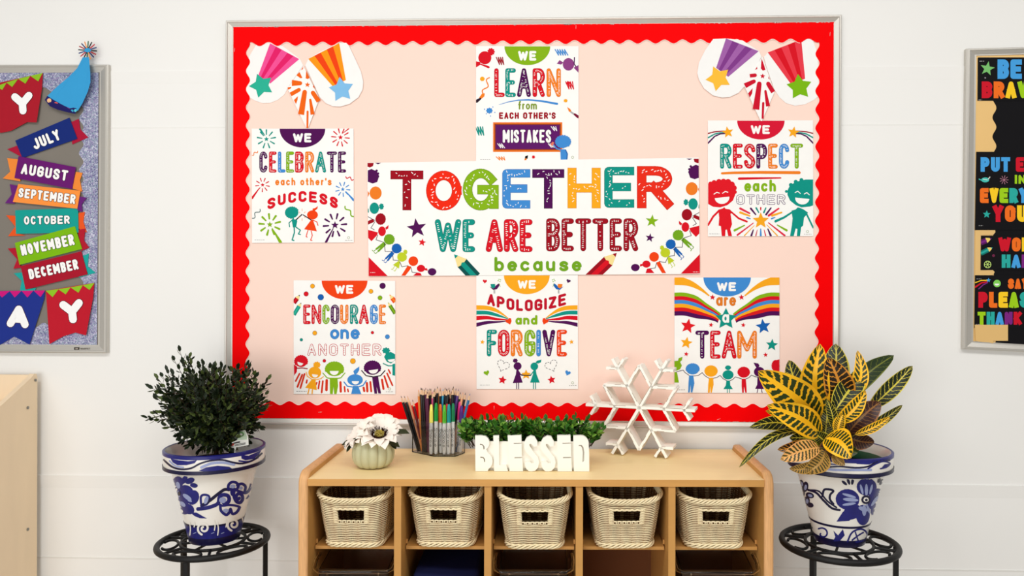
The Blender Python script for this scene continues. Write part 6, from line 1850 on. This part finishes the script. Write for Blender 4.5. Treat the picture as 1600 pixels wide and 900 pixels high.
def cleaf(kind, x0, y0, d0, x1, y1, d1, w, bow=0.0, fold=.35, twist=0.0, curlz=0.0, face=None):
    """leaf from base pixel to tip pixel (enlarged view), depth offsets from the pot axis, width in view px, bow: sideways bend"""
    k = 4.2857
    P0 = Z(1140 + x0 / k, 530 + y0 / k, zR + d0); P1 = Z(1140 + x1 / k, 530 + y1 / k, zR + d1)
    ax_ = P1 - P0; L = ax_.length; t_ = ax_.normalized()
    view = (CAM - (P0 + P1) / 2).normalized()
    s = t_.cross(view).normalized()            # across the leaf
    n = s.cross(t_).normalized()
    s2 = (s * math.cos(twist) + n * math.sin(twist)); n2 = s2.cross(t_).normalized()
    Wd = w / k * zR / FPX / 2
    b = MB(); b.uv = []
    NU, NV = 18, 9
    rows = []; 
    for i in range(NU + 1):
        u = i / NU
        q = math.sin(PI * u ** .92) ** .62 * (1 - .10 * u) if 0 < u < 1 else 0
        q = max(q, .03 if u < .5 else .0)
        cpt = P0 + ax_ * u + s * (bow * L * math.sin(PI * u)) + n * (.10 * L * math.sin(PI * u)) + Vector((0, 0, curlz * L * (u * u - u)))
        row = []
        for j in range(NV):
            v = -1 + 2 * j / (NV - 1)
            wav = .05 * math.sin(u * 15 + v * 2 + x0) * abs(v)
            row.append(cpt + s2 * (v * Wd * q) + n2 * (Wd * (fold * abs(v) ** 1.3 - .12 + wav) * q))
            b.uv.append((u, v))
        rows.append(row)
    b.grid(rows, CM[kind])
    st = Vector((bR.x, bR.y, 0)) + Vector((0, 0, P0.z - .025))
    lf = b.build('leaf', cr)
    p = MB(); p.tube([st, (st + P0) / 2 + Vector((0, 0, -.006)), P0 + t_ * .004], [.0022, .002, .0016], M_STEM, 6); p.build('petiole', lf_parent(lf))
    return lf
def lf_parent(o): return o
st0 = MB(); st0.tube([Vector((bR.x, bR.y, bR.z + HR * .75)), Vector((bR.x, bR.y, bR.z + HR * .75 + .09)), Z(1140 + 690 / 4.2857, 530 + 470 / 4.2857, zR)], [.009, .008, .005], M_STEM, 8); st0.build('stem', cr)
LV = [('d', 690, 470, .06, 1100, 108, .12, 150, -.04, .2), ('g', 660, 420, .05, 712, 30, .08, 200, .05, .3), ('g', 560, 420, .07, 396, 140, .10, 160, -.1, .3),
      ('g', 930, 470, .04, 1225, 178, .05, 120, .02, .3), ('g', 860, 640, .05, 1158, 440, .06, 70, .03, .3),
      ('y', 600, 545, .02, 606, 30, -.01, 205, -.06, .3), ('o', 745, 455, .0, 660, 122, -.03, 205, .07, .3), ('y', 760, 440, -.02, 858, 74, .0, 110, .16, .3),
      ('g', 700, 490, -.03, 905, 215, -.02, 170, -.02, .3), ('y', 720, 560, -.05, 912, 345, -.07, 110, .08, .4),
      ('r', 800, 620, -.04, 1010, 420, -.06, 170, -.04, .25), ('y', 840, 640, -.06, 1075, 520, -.08, 60, .05, .4),
      ('y', 600, 545, -.05, 190, 212, -.12, 262, .03, .3), ('y', 610, 640, -.07, 250, 440, -.13, 190, .06, .35), ('y', 560, 610, -.04, 240, 480, -.08, 110, .1, .3),
      ('g', 500, 620, .0, 132, 590, -.02, 110, .12, .3), ('g', 480, 610, -.06, 62, 860, -.14, 62, .10, .4),
      ('o', 560, 700, -.06, 320, 740, -.09, 90, -.02, .3), ('p', 600, 725, -.13, 340, 808, -.175, 130, .04, .3), ('y', 640, 660, -.10, 815, 795, -.17, 190, -.16, .25),
      ('g', 700, 600, -.05, 650, 400, -.05, 70, .05, .5), ('y', 720, 640, -.07, 760, 500, -.06, 80, -.05, .5), ('g', 640, 640, -.03, 660, 460, .0, 120, .0, .4), ('r', 760, 640, -.02, 970, 690, -.03, 120, .08, .3),
      ('w', 700, 760, -.13, 770, 846, -.155, 70, .1, .4), ('w', 640, 750, -.12, 490, 900, -.165, 120, -.12, .4), ('g', 760, 560, .0, 860, 400, .04, 140, .0, .3), ('g', 620, 560, .02, 480, 330, .04, 160, .0, .3), ('r', 720, 690, -.01, 900, 700, -.03, 110, .1, .3), ('d', 690, 700, -.02, 860, 760, -.05, 110, .06, .3), ('g', 610, 690, -.02, 400, 660, -.05, 120, .05, .3), ('r', 600, 700, .0, 420, 720, -.01, 110, .02, .3), ('g', 660, 700, -.06, 560, 620, -.08, 100, .0, .3), ('d', 700, 640, .02, 600, 480, .03, 170, .0, .3), ('d', 740, 640, .03, 820, 480, .04, 170, .0, .3), ('r', 690, 720, -.07, 600, 800, -.12, 110, .05, .3), ('d', 660, 700, .05, 480, 560, .06, 150, 0, .3), ('d', 760, 660, .06, 900, 560, .06, 150, 0, .3)]
random.seed(5)
for a in LV: cleaf(*a)
# withered leaves drooping over the rim
cleaf('w', 560, 830, -.15, 400, 868, -.162, 70, -.12, .5)
